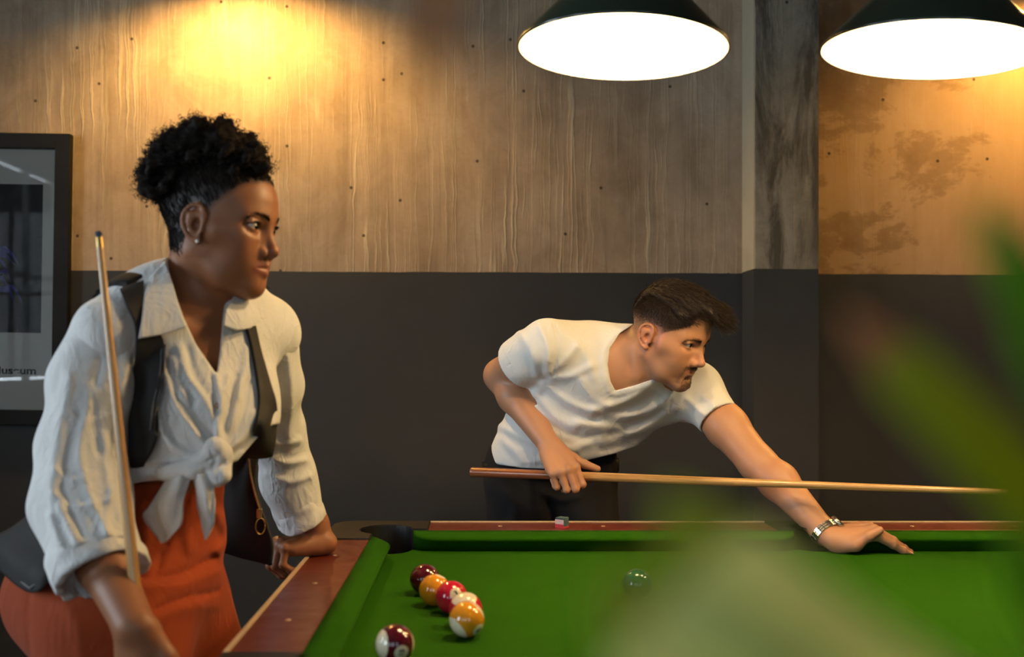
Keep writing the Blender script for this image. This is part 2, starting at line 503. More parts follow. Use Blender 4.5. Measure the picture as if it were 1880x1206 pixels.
for sy in (1, -1):
    yw, yo = (NY1 + WE, OY1) if sy > 0 else (NY0 - WE, OY0)
    for sx in (1, -1):
        xa, xb = (-0.105, CX - 0.085) if sx > 0 else (CX + 0.085, 2 * CX + 0.105)
        box_obj('rail', M_RAIL, table, xa, xb, min(yw, yo), max(yw, yo), 0.735, TZ, 0.002)
        e0, e1 = (yo - 0.003, yo + 0.004) if sy > 0 else (yo - 0.004, yo + 0.003)
        box_obj('edge_strip', M_EDGE, table, xa, xb, e0, e1, TZ - 0.012, TZ + 0.0025, 0.001)
        ca, cb = (-0.137, CX - 0.052) if sx > 0 else (CX + 0.052, 2 * CX + 0.137)
        cushion('cushion', (ca, yw), (cb, yw), (0, -sy))
        for k in range(1, 4):
            xk = CX - sx * (k * 0.2288)
            lathe('rail_sight', [(0.0001, TZ + 0.0006), (0.0045, TZ + 0.0006), (0.005, TZ - 0.001)], M_IVORY, table, 20, Matrix.Translation((xk, (yw + yo) / 2, 0)))
for sx in (1, -1):
    xw, xo = (NX0 - WE, OX0) if sx > 0 else (NX1 + WE, OX1)
    ya, yb = 2 * CY - 1.99, 1.99
    box_obj('rail', M_RAIL, table, min(xw, xo), max(xw, xo), ya, yb, 0.735, TZ, 0.002)
    e0, e1 = (xo - 0.004, xo + 0.003) if sx > 0 else (xo - 0.003, xo + 0.004)
    box_obj('edge_strip', M_EDGE, table, e0, e1, ya, yb, TZ - 0.012, TZ + 0.0025, 0.001)
    cushion('cushion', (xw, 2 * CY - 2.036), (xw, 2.036), (sx, 0))
    for k in (-1, 0, 1):
        lathe('rail_sight', [(0.0001, TZ + 0.0006), (0.0045, TZ + 0.0006), (0.005, TZ - 0.001)], M_IVORY, table, 20, Matrix.Translation(((xw + xo) / 2, CY + k * 0.2275, 0)))
# bed cloth with pocket mouths cut out
bxm, bym = NX0 - 0.03, NY1 + 0.03
qx = c0[0]
bed = []
for (sx, sy) in ((1, 1), (-1, 1), (-1, -1), (1, -1)):
    # notch: from the left edge up to the pocket arc, along it to the top edge
    a_in = math.degrees(math.acos(max(-1, min(1, (bxm - qx) / PK)))) if abs(bxm - qx) < PK else 90
    pts = [(bxm, c0[1] - PK * math.sin(math.radians(a_in)))] + arc(c0, PK, -a_in, math.degrees(math.asin(max(-1, min(1, (bym - c0[1]) / PK)))), 14) + [(bxm + PK + 0.03, bym)]
    pts = [p for p in pts if p[1] <= bym + 1e-6]
    pts = sym(pts, sx, sy)
    if sx * sy < 0: pts = pts[::-1]
    bed += pts
    if (sx, sy) in ((1, 1), (-1, -1)):
        ma = math.degrees(math.asin((bym - m0[1]) / 0.052))
        mp = arc(m0, 0.052, 180 - ma, 360 + ma, 14)
        bed += sym(mp, 1, sy) if sy > 0 else sym(mp, 1, sy)[::-1]
prism('bed_cloth', bed, BED - 0.02, BED, M_CLOTH, table)
box_obj('cabinet', M_CABINET, table, OX0 + 0.05, OX1 - 0.05, OY0 + 0.05, OY1 - 0.05, 0.50, 0.596, 0.004)
for s in (0, 1):
    x = OX0 + 0.035 if s == 0 else OX1 - 0.06
    box_obj('cabinet_side', M_CABINET, table, x, x + 0.025, OY0 + 0.06, OY1 - 0.06, 0.52, 0.735, 0.003)
    y = OY0 + 0.035 if s == 0 else OY1 - 0.06
    box_obj('cabinet_side', M_CABINET, table, OX0 + 0.06, OX1 - 0.06, y, y + 0.025, 0.52, 0.735, 0.003)
for sx in (1, -1):
    for sy in (1, -1):
        lx, lyy = sym([(OX0 + 0.16, OY1 - 0.16)], sx, sy)[0]
        bm = bmesh.new()
        bx(bm, lx - 0.065, lx + 0.065, lyy - 0.065, lyy + 0.065, 0.03, 0.50, 0.008)
        bx(bm, lx - 0.05, lx + 0.05, lyy - 0.05, lyy + 0.05, 0.0, 0.03)
        link('leg', bm_mesh('leg', bm), M_CABINET, table)

# ------------------------------------------------------------------ balls
BR = 0.02625
def text_mesh(body, size, extrude=0.0, bold=0.0, sx=1.0):
    cu = bpy.data.curves.new('lettering', 'FONT')
    cu.body = body; cu.size = size; cu.align_x = 'CENTER'; cu.align_y = 'CENTER'; cu.offset = bold; cu.extrude = extrude
    o = bpy.data.objects.new('lettering', cu); COL.objects.link(o)
    dg = bpy.context.evaluated_depsgraph_get()
    me = bpy.data.meshes.new_from_object(o.evaluated_get(dg))
    bpy.data.objects.remove(o); bpy.data.curves.remove(cu)
    for v in me.vertices: v.co.x *= sx
    return me
M_INK = plain('ball_number_ink', (0.01, 0.009, 0.009), 0.15, coat=0.5)
def ball_material(name, color, stripe, both):
    m = Mat(name)
    X, Y_, Z = m.xyz()
    white = (0.80, 0.71, 0.52)
    c = m.mix(m.noise(60, 3), color, tuple(k * 0.9 for k in color))
    if stripe:
        c = m.mix(m.math('GREATER_THAN', m.math('ABSOLUTE', Z), BR * 0.68), c, white)
    c = m.mix(m.math('GREATER_THAN', m.math('ABSOLUTE', X) if both else X, BR * 0.925), c, white)
    m.set(color=c, rough=0.12, coat=0.6, coatr=0.04)
    return m.m
def ball(num, stripe, color, pos, fwd, up, label, s=BR, both=False):
    """fwd: direction the number faces, up: pole of the stripe bands"""
    r = empty('pool_ball', tuple(pos), label, 'pool ball', 'pool balls on the green cloth')
    bm = bmesh.new(); bmesh.ops.create_uvsphere(bm, u_segments=48, v_segments=32, radius=s)
    u = Vector(up).normalized(); f = Vector(fwd); f = (f - u * f.dot(u)).normalized(); l = u.cross(f)
    R = Matrix((f, l, u)).transposed().to_4x4()
    me = bm_mesh('ball_body', bm, True); me.materials.append(ball_material('ball_%d' % num, color, stripe, both))
    b = bpy.data.objects.new('ball_body', me); COL.objects.link(b); b.parent = r; b.matrix_local = R
    t = text_mesh(str(num), 0.0125 if num < 10 else 0.0105, bold=0.0003)
    bm = bmesh.new(); bm.from_mesh(t)
    bmesh.ops.triangulate(bm, faces=bm.faces)
    bmesh.ops.subdivide_edges(bm, edges=bm.edges, cuts=1)
    for v in bm.verts:
        d = Vector((s, v.co.x, v.co.y)).normalized() * (s + 0.0002)
        v.co = d
    me2 = bm_mesh('number', bm); me2.materials.append(M_INK)
    for sg in ((1, -1) if both else (1,)):
        nb = bpy.data.objects.new('number', me2); COL.objects.link(nb); nb.parent = r
        nb.matrix_local = R if sg > 0 else R @ Matrix.Rotation(PI, 4, 'Z')
def ballpos(px, py):
    z = BED + BR
    Y = (CAMZ - z) * FPX / (py - PY0)
    return P(px, py, Y)
MAROON, YEL, RED, GRN = (0.085, 0.004, 0.011), (0.76, 0.30, 0.014), (0.55, 0.012, 0.040), (0.006, 0.10, 0.058)
ball(7, False, MAROON, ballpos(780, 1063), (0.2, 0.9, -0.35), (0, 0, 1), 'plain dark maroon pool ball at the far end of the row')
ball(1, False, YEL, ballpos(798, 1083), (0.45, 0.05, 1.0), (-0.6, 0.5, 0.2), 'plain yellow pool ball behind the red number three')
ball(3, False, RED, ballpos(829, 1096), (0.28, -0.85, 0.52), (-0.35, 0.3, 0.9), 'plain red pool ball with its number three showing')
ball(11, True, RED, ballpos(855, 1119), (0.3, 0.9, 0.33), (-0.12, -0.30, 0.95), 'red pool ball with a white top behind the yellow striped one')
ball(9, True, YEL, ballpos(857, 1137), (0.34, -0.70, -0.62), (-0.72, -0.42, -0.55), 'yellow striped pool ball at the near end of the row')
ball(15, True, MAROON, ballpos(725, 1182), (0.18, -0.98, -0.16), (-0.88, -0.45, 0.10), 'maroon striped pool ball with white end alone near the left cushion')
ball(6, False, GRN, ballpos(1170, 1072), (0.5, 0.7, -0.5), (0, 0, 1), 'dark green pool ball alone in the middle of the cloth')

# chalk cube on the far rail
ck = empty('chalk_cube', tuple(P(1032, 965, 2.14) * [1, 1, 0] + [0, 0, TZ]), 'small chalk cube with torn paper wrapper on the far rail', 'chalk')
cl_ = ck.location
M_CHALK = plain('teal_chalk', (0.035, 0.075, 0.085), 0.9, vary=0.5, vscale=300, bump=0.001)
def wrapper_mat():
    m = Mat('chalk_wrapper')
    X, Y_, Z = m.xyz()
    c = m.mix(m.noise(160, 3), (0.62, 0.28, 0.30), (0.75, 0.62, 0.60))
    c = m.mix(m.math('LESS_THAN', Z, TZ + 0.008), c, (0.45, 0.02, 0.03))
    m.set(color=c, rough=0.7); return m.m
RZc = Matrix.Translation(cl_) @ Matrix.Rotation(0.9, 4, 'Z') @ Matrix.Translation(-cl_)
bm = bmesh.new()
bx(bm, cl_.x - 0.0108, cl_.x + 0.0108, cl_.y - 0.0108, cl_.y + 0.0108, TZ, TZ + 0.0225, 0.0012)
bmesh.ops.subdivide_edges(bm, edges=bm.edges, cuts=2, use_grid_fill=True)
for v in bm.verts:
    if v.co.z > TZ + 0.0215:
        v.co.z -= 0.0035 * math.exp(-((v.co.x - cl_.x) ** 2 + (v.co.y - cl_.y) ** 2) / 0.00005)
bmesh.ops.transform(bm, matrix=RZc, verts=bm.verts)
link('chalk_body', bm_mesh('chalk_body', bm), M_CHALK, ck)
bm = bmesh.new()
bx(bm, cl_.x - 0.0113, cl_.x - 0.0106, cl_.y - 0.011, cl_.y + 0.011, TZ, TZ + 0.018)
bx(bm, cl_.x - 0.0113, cl_.x + 0.004, cl_.y + 0.0106, cl_.y + 0.0113, TZ, TZ + 0.016)
bx(bm, cl_.x - 0.011, cl_.x + 0.0113, cl_.y - 0.0113, cl_.y - 0.0106, TZ, TZ + 0.003)
bmesh.ops.transform(bm, matrix=RZc, verts=bm.verts)
link('paper_wrapper', bm_mesh('paper_wrapper', bm), wrapper_mat(), ck)

# ------------------------------------------------------------------ lamps over the table
M_SHADE = plain('green_enamel', (0.012, 0.022, 0.013), 0.3, vary=0.25, vscale=8, coat=0.3)
M_LINING = plain('white_enamel', (0.88, 0.86, 0.80), 0.45, vary=0.02)
M_BRASS = plain('aged_brass', (0.35, 0.24, 0.09), 0.35, 1.0, vary=0.2)
def bulb_mat(name, col, st):
    m = Mat(name); m.set(color=(0.9, 0.85, 0.7), emis=col, emis_s=st); return m.m
M_BULB = bulb_mat('lit_bulb', (1, 0.80, 0.50), 60.0)
LAMP_W = 14.0
WARM = (1.0, 0.66, 0.29)
def pendant(x, y, z, tilt, label, roll=0.0):
    r = empty('pendant_lamp', (x, y, z), label, 'lamp', 'green cone lamps over the pool table')
    R0 = 0.171
    M = Matrix.Translation((x, y, z)) @ Matrix.Rotation(roll, 4, 'Y') @ Matrix.Rotation(tilt, 4, 'X')
    lathe('lamp_shade', [(R0, 0.0), (R0 + 0.0025, 0.001), (R0 + 0.001, 0.006), (0.102, 0.082), (0.050, 0.150), (0.040, 0.165), (0.036, 0.19)], M_SHADE, r, 64, M)
    lathe('shade_lining', [(R0 - 0.0005, 0.0008), (R0 - 0.003, 0.004), (0.0985, 0.079), (0.046, 0.147), (0.0, 0.158)], M_LINING, r, 64, M)
    lathe('lamp_cap', [(0.036, 0.188), (0.039, 0.192), (0.039, 0.215), (0.022, 0.235), (0.008, 0.25), (0.0, 0.252)], M_BRASS, r, 32, M)
    lathe('bulb', [(0.0, 0.082), (0.014, 0.085), (0.024, 0.098), (0.026, 0.112), (0.018, 0.132), (0.013, 0.142), (0.013, 0.157)], M_BULB, r, 24, M)
    top = M @ Vector((0, 0, 0.25))
    link('cord', tube_mesh('cord', [([top, (top.x, top.y, (top.z + RZ) / 2), (top.x, top.y, RZ)], 0.004)], 8), M_BLACK, r)
    lathe('ceiling_rose', [(0.0, RZ - 0.03), (0.02, RZ - 0.03), (0.05, RZ - 0.008), (0.05, RZ)], M_BRASS, r, 32, Matrix.Translation((top.x, top.y, 0)))
    l = bpy.data.lights.new('pendant_light', 'POINT'); l.energy = LAMP_W; l.color = WARM; l.shadow_soft_size = 0.022
    o = bpy.data.objects.new('pendant_light', l); COL.objects.link(o); o.parent = r
    o.matrix_parent_inverse = Matrix.Translation(r.location).inverted()
    o.location = M @ Vector((0, 0, 0.062))
LY = 1.60
pendant(0.240, LY, CAMZ + (PY0 - 93) * LY / FPX, 0.0, 'dark green cone lamp hanging above the bending player', 0.05)
pendant(0.748, LY, CAMZ + (PY0 - 97) * LY / FPX, 0.045, 'dark green cone lamp hanging right of the pillar', 0.10)
pendant(1.256, LY, CAMZ + (PY0 - 95) * LY / FPX, 0.0, 'dark green cone lamp at the far right end of the table, outside the photo')

# lamps on the wall above the frame
WALL_W = 90.0
def wall_lamp(x, z, label, w, d=0.32, col=(1.0, 0.58, 0.15)):
    r = empty('wall_lamp', (x, RY1, z), label, 'lamp', 'warm lamps high on the plaster wall')
    lathe('wall_plate', [(0.0, 0.02), (0.035, 0.02), (0.045, 0.0)], M_BRASS, r, 32, Matrix.Translation((x, RY1, z + 0.12)) @ Matrix.Rotation(PI / 2, 4, 'X'))
    link('arm', tube_mesh('arm', [(spline([(x, RY1 - 0.01, z + 0.12), (x, RY1 - d * 0.6, z + 0.19), (x, RY1 - d, z + 0.15)], 14), 0.007)], 10), M_BRASS, r)
    M = Matrix.Translation((x, RY1 - d, z))
    lathe('lamp_shade', [(0.075, 0.0), (0.07, 0.03), (0.045, 0.08), (0.022, 0.11), (0.018, 0.15), (0.0, 0.155)], M_SHADE, r, 40, M)
    lathe('shade_lining', [(0.0735, 0.001), (0.067, 0.03), (0.042, 0.078), (0.0, 0.1)], M_LINING, r, 40, M)
    lathe('bulb', [(0.0, 0.056), (0.010, 0.058), (0.014, 0.066), (0.012, 0.076), (0.009, 0.084), (0.009, 0.095)], bulb_mat('wall_bulb', (1, 0.7, 0.3), 40), r, 24, M)
    l = bpy.data.lights.new('wall_light', 'POINT'); l.energy = w; l.color = col; l.shadow_soft_size = 0.022
    o = bpy.data.objects.new('wall_light', l); COL.objects.link(o); o.parent = r
    o.matrix_parent_inverse = Matrix.Translation(r.location).inverted()
    o.location = (x, RY1 - d, z + 0.040)
wall_lamp(-0.80, 2.53, 'warm wall lamp with small shade lighting the streaked wall above the puff of hair', WALL_W)
wall_lamp(2.06, 2.50, 'warm wall lamp with small shade lighting the stained bay right of the pillar', WALL_W)

# ------------------------------------------------------------------ framed poster
FX1, FZ1, FZ0 = -1.428, 1.961, 0.945
FW = 0.74
fr = empty('framed_poster', (FX1 - FW / 2, RY1 - 0.003, FZ0), 'black framed poster with white mat hanging at the left edge', 'poster')
M_FRAME = plain('black_frame', (0.006, 0.006, 0.0065), 0.6, spec=0.2, vary=0.3, vscale=30)
M_MAT = plain('white_mat', (0.90, 0.86, 0.79), 0.8, vary=0.05, vscale=200)
def print_mat():
    m = Mat('poster_print')
    c = m.mix(m.noise(4, 5), (0.028, 0.026, 0.026), (0.045, 0.042, 0.04))
    m.set(color=c, rough=0.7); return m.m
M_PRINT = print_mat()
M_BLUE = plain('blue_violet_print', (0.07, 0.07, 0.26), 0.7, vary=0.6, vscale=70)
def fbox(nm, mat, x0, x1, z0, z1, y0, y1, bev=0.0):
    return box_obj(nm, mat, fr, FX1 - FW + x0, FX1 - FW + x1, RY1 - y1, RY1 - y0, FZ0 + z0, FZ0 + z1, bev)
FH = FZ1 - FZ0; B = 0.053
fbox('frame', M_FRAME, 0, B, 0, FH, 0.003, 0.032, 0.003); fbox('frame', M_FRAME, FW - B, FW, 0, FH, 0.003, 0.032, 0.003)
fbox('frame', M_FRAME, B, FW - B, 0, B, 0.003, 0.032, 0.003); fbox('frame', M_FRAME, B, FW - B, FH - B, FH, 0.003, 0.032, 0.003)
fbox('mat_board', M_MAT, B, FW - B, B, FH - B, 0.005, 0.010)
px_m = 3.385 / FPX
def fx(px): return FW - (124 - px) * px_m
def fz(py): return FH - (py - 241) * px_m
pr = fbox('print', M_PRINT, FW - fx(71), fx(71), fz(606), fz(333), 0.009, 0.0108)
rs = random.Random(3)
for k in range(9):
    a = np.array([fx(-16 + rs.uniform(-10, 6)), 0, fz(500 + rs.uniform(-40, 40))])
    ang = rs.uniform(-0.9, 0.5); L = rs.uniform(0.05, 0.11)
    q = spline([a, a + [L * 0.6 * math.cos(ang), 0, L * 0.6 * math.sin(ang) + 0.008], a + [L * math.cos(ang - 0.5), 0, L * math.sin(ang - 0.5)]], 10)
    wd = 0.007 * np.sin(np.linspace(0.25, PI, 10)) + 0.0006
    bm = bmesh.new()
    up = [bm.verts.new((FX1 - FW + p[0], RY1 - 0.0112 - k * 0.00002, FZ0 + p[2] + w)) for p, w in zip(q, wd)]
    dn = [bm.verts.new((FX1 - FW + p[0], RY1 - 0.0112 - k * 0.00002, FZ0 + p[2] - w)) for p, w in zip(q, wd)]
    for i in range(9): bm.faces.new((up[i], up[i + 1], dn[i + 1], dn[i]))
    link('brush_stroke', bm_mesh('brush_stroke', bm), M_BLUE, fr)
tm = text_mesh('Museum', 0.036, bold=0.0011, sx=1.3)
xs = [v.co.x for v in tm.vertices]
for v in tm.vertices:
    v.co = Vector((FX1 - FW + fx(63.5) - max(xs) + v.co.x, RY1 - 0.0103, FZ0 + fz(676) + v.co.y)) if True else v.co
link('lettering', tm, plain('print_ink', (0.03, 0.03, 0.033), 0.7), fr)
fbox('glass', M_GLASS, B, FW - B, B, FH - B, 0.016, 0.018)
fr.rotation_euler = (0, math.radians(0.9), 0)
# ------------------------------------------------------------------ sculpting kit: distance fields -> one closed skin
def V3(*a): return np.array(a, float)
class Frame:
    """local frame: columns of R are the local x, y, z axes in the room"""
    def __init__(s, o, fwd, up, k=1.0):
        s.k = k
        f = np.array(fwd, float); f /= np.linalg.norm(f)
        u = np.array(up, float); u = u - f * np.dot(u, f); u /= np.linalg.norm(u)
        s.o = np.array(o, float); s.R = np.stack([f, np.cross(u, f), u], 1)
    def w(s, p): return s.o + s.k * (np.asarray(p, float) @ s.R.T)
    def l(s, p): return (np.asarray(p, float) - s.o) @ s.R / s.k
    def d(s, v): return np.asarray(v, float) @ s.R.T
def smin(a, b, k):
    if k <= 0: return np.minimum(a, b)
    h = np.maximum(k - np.abs(a - b), 0) / k
    return np.minimum(a, b) - h * h * k * 0.25
# primitives: (lo, hi, function of x,y,z)
def sph(c, r): return ell(c, (r, r, r))
def ell(c, r, R=None):
    c = np.array(c, float); r = np.array(r, float)
    if R is None:
        def f(x, y, z):
            a, b, d = (x - c[0]), (y - c[1]), (z - c[2])
            k0 = np.sqrt((a / r[0]) ** 2 + (b / r[1]) ** 2 + (d / r[2]) ** 2)
            k1 = np.sqrt((a / r[0] ** 2) ** 2 + (b / r[1] ** 2) ** 2 + (d / r[2] ** 2) ** 2) + 1e-9
            return k0 * (k0 - 1) / k1
        return c - r, c + r, f
    R = np.array(R, float)
    def f(x, y, z):
        q = [R[0, i] * (x - c[0]) + R[1, i] * (y - c[1]) + R[2, i] * (z - c[2]) for i in range(3)]
        k0 = np.sqrt(sum((q[i] / r[i]) ** 2 for i in range(3)))
        k1 = np.sqrt(sum((q[i] / r[i] ** 2) ** 2 for i in range(3))) + 1e-9
        return k0 * (k0 - 1) / k1
    e = np.abs(R) @ r
    return c - e, c + e, f
def seg(a, b, ra, rb=None, flat=None, fn=None):
    """tapered limb a->b; flat (0..1) squashes it along unit vector fn"""
    a = np.array(a, float); b = np.array(b, float); rb = ra if rb is None else rb
    ab = b - a; L2 = max(np.dot(ab, ab), 1e-12)
    if fn is not None: fn = np.array(fn, float) / np.linalg.norm(fn)
    def f(x, y, z):
        px, py, pz = x - a[0], y - a[1], z - a[2]
        t = np.clip((px * ab[0] + py * ab[1] + pz * ab[2]) / L2, 0, 1)
        qx, qy, qz = px - t * ab[0], py - t * ab[1], pz - t * ab[2]
        d2 = qx * qx + qy * qy + qz * qz
        if fn is not None:
            h = qx * fn[0] + qy * fn[1] + qz * fn[2]
            d2 = d2 + h * h * (1.0 / flat ** 2 - 1)
        return (np.sqrt(d2) - (ra + t * (rb - ra))) * (1.0 if fn is None else 0.5 + 0.5 * flat)
    r = max(ra, rb)
    return np.minimum(a, b) - r, np.maximum(a, b) + r, f
def chain(pts, rad, flat=None, fn=None):
    return [seg(pts[i], pts[i + 1], rad[i], rad[i + 1], flat, fn) for i in range(len(pts) - 1)]
def inF(F, prim):
    lo, hi, f = prim
    cs = np.array([[a, b, c] for a in (lo[0], hi[0]) for b in (lo[1], hi[1]) for c in (lo[2], hi[2])])
    cw = F.w(cs); R, o, K = F.R, F.o, F.k
    def g(x, y, z):
        a, b, c = (x - o[0]) / K, (y - o[1]) / K, (z - o[2]) / K
        return K * f(R[0, 0] * a + R[1, 0] * b + R[2, 0] * c, R[0, 1] * a + R[1, 1] * b + R[2, 1] * c, R[0, 2] * a + R[1, 2] * b + R[2, 2] * c)
    return cw.min(0), cw.max(0), g
def polydist(qx, qy, pts, closed):
    """distance (signed if closed: inside < 0) to a 2d polyline"""
    p = np.asarray(pts, float); n = len(p)
    best = np.full(np.broadcast(qx, qy).shape, 1e9, np.float32); ins = np.zeros(best.shape, bool)
    for i in range(n if closed else n - 1):
        a, b = p[i], p[(i + 1) % n]; e = b - a; L = max(np.dot(e, e), 1e-9)
        wx, wy = qx - a[0], qy - a[1]
        t = np.clip((wx * e[0] + wy * e[1]) / L, 0, 1)
        best = np.minimum(best, (wx - t * e[0]) ** 2 + (wy - t * e[1]) ** 2)
        if closed:
            c = (a[1] > qy) != (b[1] > qy)
            if e[1] != 0: ins ^= c & (qx < e[0] * (qy - a[1]) / e[1] + a[0])
    d = np.sqrt(best)
    return np.where(ins, -d, d) if closed else d
class Grid:
    def __init__(s, lo, hi, h):
        s.lo = np.array(lo, float); s.h = h
        s.n = np.ceil((np.array(hi, float) - s.lo) / h).astype(int) + 1
        s.d = np.full(s.n, 0.5, np.float32)
    def box(s, lo, hi, m):
        i0 = np.clip(np.floor((np.asarray(lo) - m - s.lo) / s.h).astype(int), 0, s.n)
        i1 = np.clip(np.ceil((np.asarray(hi) + m - s.lo) / s.h).astype(int) + 1, 0, s.n)
        if np.any(i1 <= i0): return None
        sl = tuple(slice(a, b) for a, b in zip(i0, i1))
        ax = [(s.lo[k] + s.h * np.arange(i0[k], i1[k])).astype(np.float32) for k in range(3)]
        return sl, ax[0][:, None, None], ax[1][None, :, None], ax[2][None, None, :]
    def add(s, prim, k=0.0):
        for p in (prim if isinstance(prim, list) else [prim]):
            b = s.box(p[0], p[1], k + 3 * s.h)
            if b is None: continue
            sl, x, y, z = b
            s.d[sl] = smin(s.d[sl], p[2](x, y, z).astype(np.float32), k)
        return s
    def cut(s, prim, k=0.0):
        for p in (prim if isinstance(prim, list) else [prim]):
            b = s.box(p[0], p[1], k + 3 * s.h)
            if b is None: continue
            sl, x, y, z = b
            s.d[sl] = -smin(-s.d[sl], p[2](x, y, z).astype(np.float32), k)
        return s
    def keep(s, fn):
        b = s.box(s.lo, s.lo + s.h * s.n, 0); sl, x, y, z = b
        s.d[sl] = np.maximum(s.d[sl], fn(x, y, z))
        return s
    def pix(s, x, y, z): return PX0 + FPX * x / y, PY0 - FPX * (z - CAMZ) / y
    def fold(s, pts, amp, wid, y0=-9, y1=9):
        """cloth fold drawn along a photo polyline; amp metres (+ out), wid pixels"""
        p = np.asarray(pts, float)
        ymid = s.lo[1] + 0.5 * s.h * s.n[1]
        lo = np.array([(p[:, 0].min() - 3 * wid - PX0) / FPX, 0, CAMZ - (p[:, 1].max() + 3 * wid - PY0) / FPX * (s.lo[1] + s.h * s.n[1])])
        hi = np.array([(p[:, 0].max() + 3 * wid - PX0) / FPX, 0, CAMZ - (p[:, 1].min() - 3 * wid - PY0) / FPX * s.lo[1]])
        Ya, Yb = s.lo[1], s.lo[1] + s.h * s.n[1]
        lo[0] = min(lo[0] * Ya, lo[0] * Yb); hi[0] = max(hi[0] * Ya, hi[0] * Yb); lo[1], hi[1] = max(Ya, y0), min(Yb, y1)
        zs = [CAMZ - (q - PY0) / FPX * Yy for q in (p[:, 1].min() - 3 * wid, p[:, 1].max() + 3 * wid) for Yy in (Ya, Yb)]
        lo[2], hi[2] = min(zs), max(zs)
        b = s.box(lo, hi, 0)
        if b is None: return s
        sl, x, y, z = b
        qx, qy = s.pix(x, y, z)
        qx, qy = np.broadcast_arrays(qx, qy)
        dd = polydist(qx, qy, spline(p, max(6, 4 * len(p))) if len(p) > 2 else p, False)
        s.d[sl] -= (amp * np.exp(-(dd / wid) ** 2)).astype(np.float32)
        return s
    def pixcut(s, poly, y0, y1, k=0.0):
        """remove what lies inside a photo polygon between two depths"""
        p = np.asarray(poly, float)
        xs = [(q - PX0) / FPX * Yy for q in (p[:, 0].min(), p[:, 0].max()) for Yy in (y0, y1)]
        zs = [CAMZ - (q - PY0) / FPX * Yy for q in (p[:, 1].min(), p[:, 1].max()) for Yy in (y0, y1)]
        b = s.box((min(xs), y0, min(zs)), (max(xs), y1, max(zs)), 0.02)
        sl, x, y, z = b
        qx, qy = s.pix(x, y, z); qx, qy = np.broadcast_arrays(qx, qy)
        d = polydist(qx, qy, p, True) * y / FPX
        d = np.maximum(d, np.maximum(y0 - y, y - y1))
        s.d[sl] = -smin(-s.d[sl], d.astype(np.float32), k)
        return s
    def wrinkle(s, amp, sx, seed=0):
        """soft random unevenness"""
        r = np.random.RandomState(seed)
        b = s.box(s.lo, s.lo + s.h * s.n, 0); sl, x, y, z = b
        t = 0
        for _ in range(7):
            w = r.normal(size=3); w *= r.uniform(0.5, 1.5) * sx / np.linalg.norm(w)
            t = t + np.sin(w[0] * x + w[1] * y + w[2] * z + r.uniform(0, 6.3))
        s.d += (amp / 2.6 * t).astype(np.float32)
        return s
    def sample(s, p):
        q = (np.asarray(p, float) - s.lo) / s.h
        q = np.clip(q, 0, s.n - 1.001); i = q.astype(int); f = q - i
        r = 0
        for a in (0, 1):
            for b in (0, 1):
                for c in (0, 1):
                    wgt = (f[..., 0] if a else 1 - f[..., 0]) * (f[..., 1] if b else 1 - f[..., 1]) * (f[..., 2] if c else 1 - f[..., 2])
                    r = r + wgt * s.d[i[..., 0] + a, i[..., 1] + b, i[..., 2] + c]
        return r
    def hitY(s, px, py, default=None, step=0.003):
        """depth at which the sight line through a photo pixel meets the surface"""
        px = np.atleast_1d(np.asarray(px, float)); py = np.atleast_1d(np.asarray(py, float))
        Ys = np.arange(s.lo[1], s.lo[1] + s.h * (s.n[1] - 1), step)
        p = np.stack([(px[:, None] - PX0) * Ys / FPX, np.broadcast_to(Ys, (len(px), len(Ys))), CAMZ - (py[:, None] - PY0) * Ys / FPX], -1)
        inb = np.all((p > s.lo) & (p < s.lo + s.h * (s.n - 1)), -1)
        d = np.where(inb, s.sample(p), 1.0)
        neg = d < 0
        k = neg.argmax(1); ok = neg.any(1)
        out = Ys[k]
        k0 = np.maximum(k - 1, 0); ar = np.arange(len(px))
        d0, d1 = d[ar, k0], d[ar, k]
        fr = np.where((d0 > 0) & (d0 < 0.1), d0 / np.maximum(d0 - d1, 1e-9), 1.0)
        out = Ys[k0] + fr * step
        out[~ok] = np.nan if default is None else default
        return out
    def mesh(s, smooth=1):
        d = s.d; neg = d < 0
        n = np.array(d.shape)
        cnt = np.zeros(n - 1, np.uint8)
        for a in (0, 1):
            for b in (0, 1):
                for c in (0, 1):
                    cnt += neg[a:n[0] - 1 + a, b:n[1] - 1 + b, c:n[2] - 1 + c]
        act = (cnt > 0) & (cnt < 8)
        ci = np.argwhere(act)
        idx = np.full(n - 1, -1, np.int32); idx[act] = np.arange(len(ci))
        acc = np.zeros((len(ci), 3)); num = np.zeros(len(ci))
        corners = [(a, b, c) for a in (0, 1) for b in (0, 1) for c in (0, 1)]
        val = {c: d[ci[:, 0] + c[0], ci[:, 1] + c[1], ci[:, 2] + c[2]] for c in corners}
        for c in corners:
            for ax in range(3):
                if c[ax]: continue
                e = list(c); e[ax] = 1; e = tuple(e)
                v0, v1 = val[c], val[e]
                m = (v0 < 0) != (v1 < 0)
                t = np.where(m, v0 / np.where(m, v0 - v1, 1), 0)
                pt = np.tile(np.array(c, float), (len(ci), 1)); pt[:, ax] = t
                acc[m] += pt[m]; num[m] += 1
        v = s.lo + s.h * (ci + acc / num[:, None])
        F = []
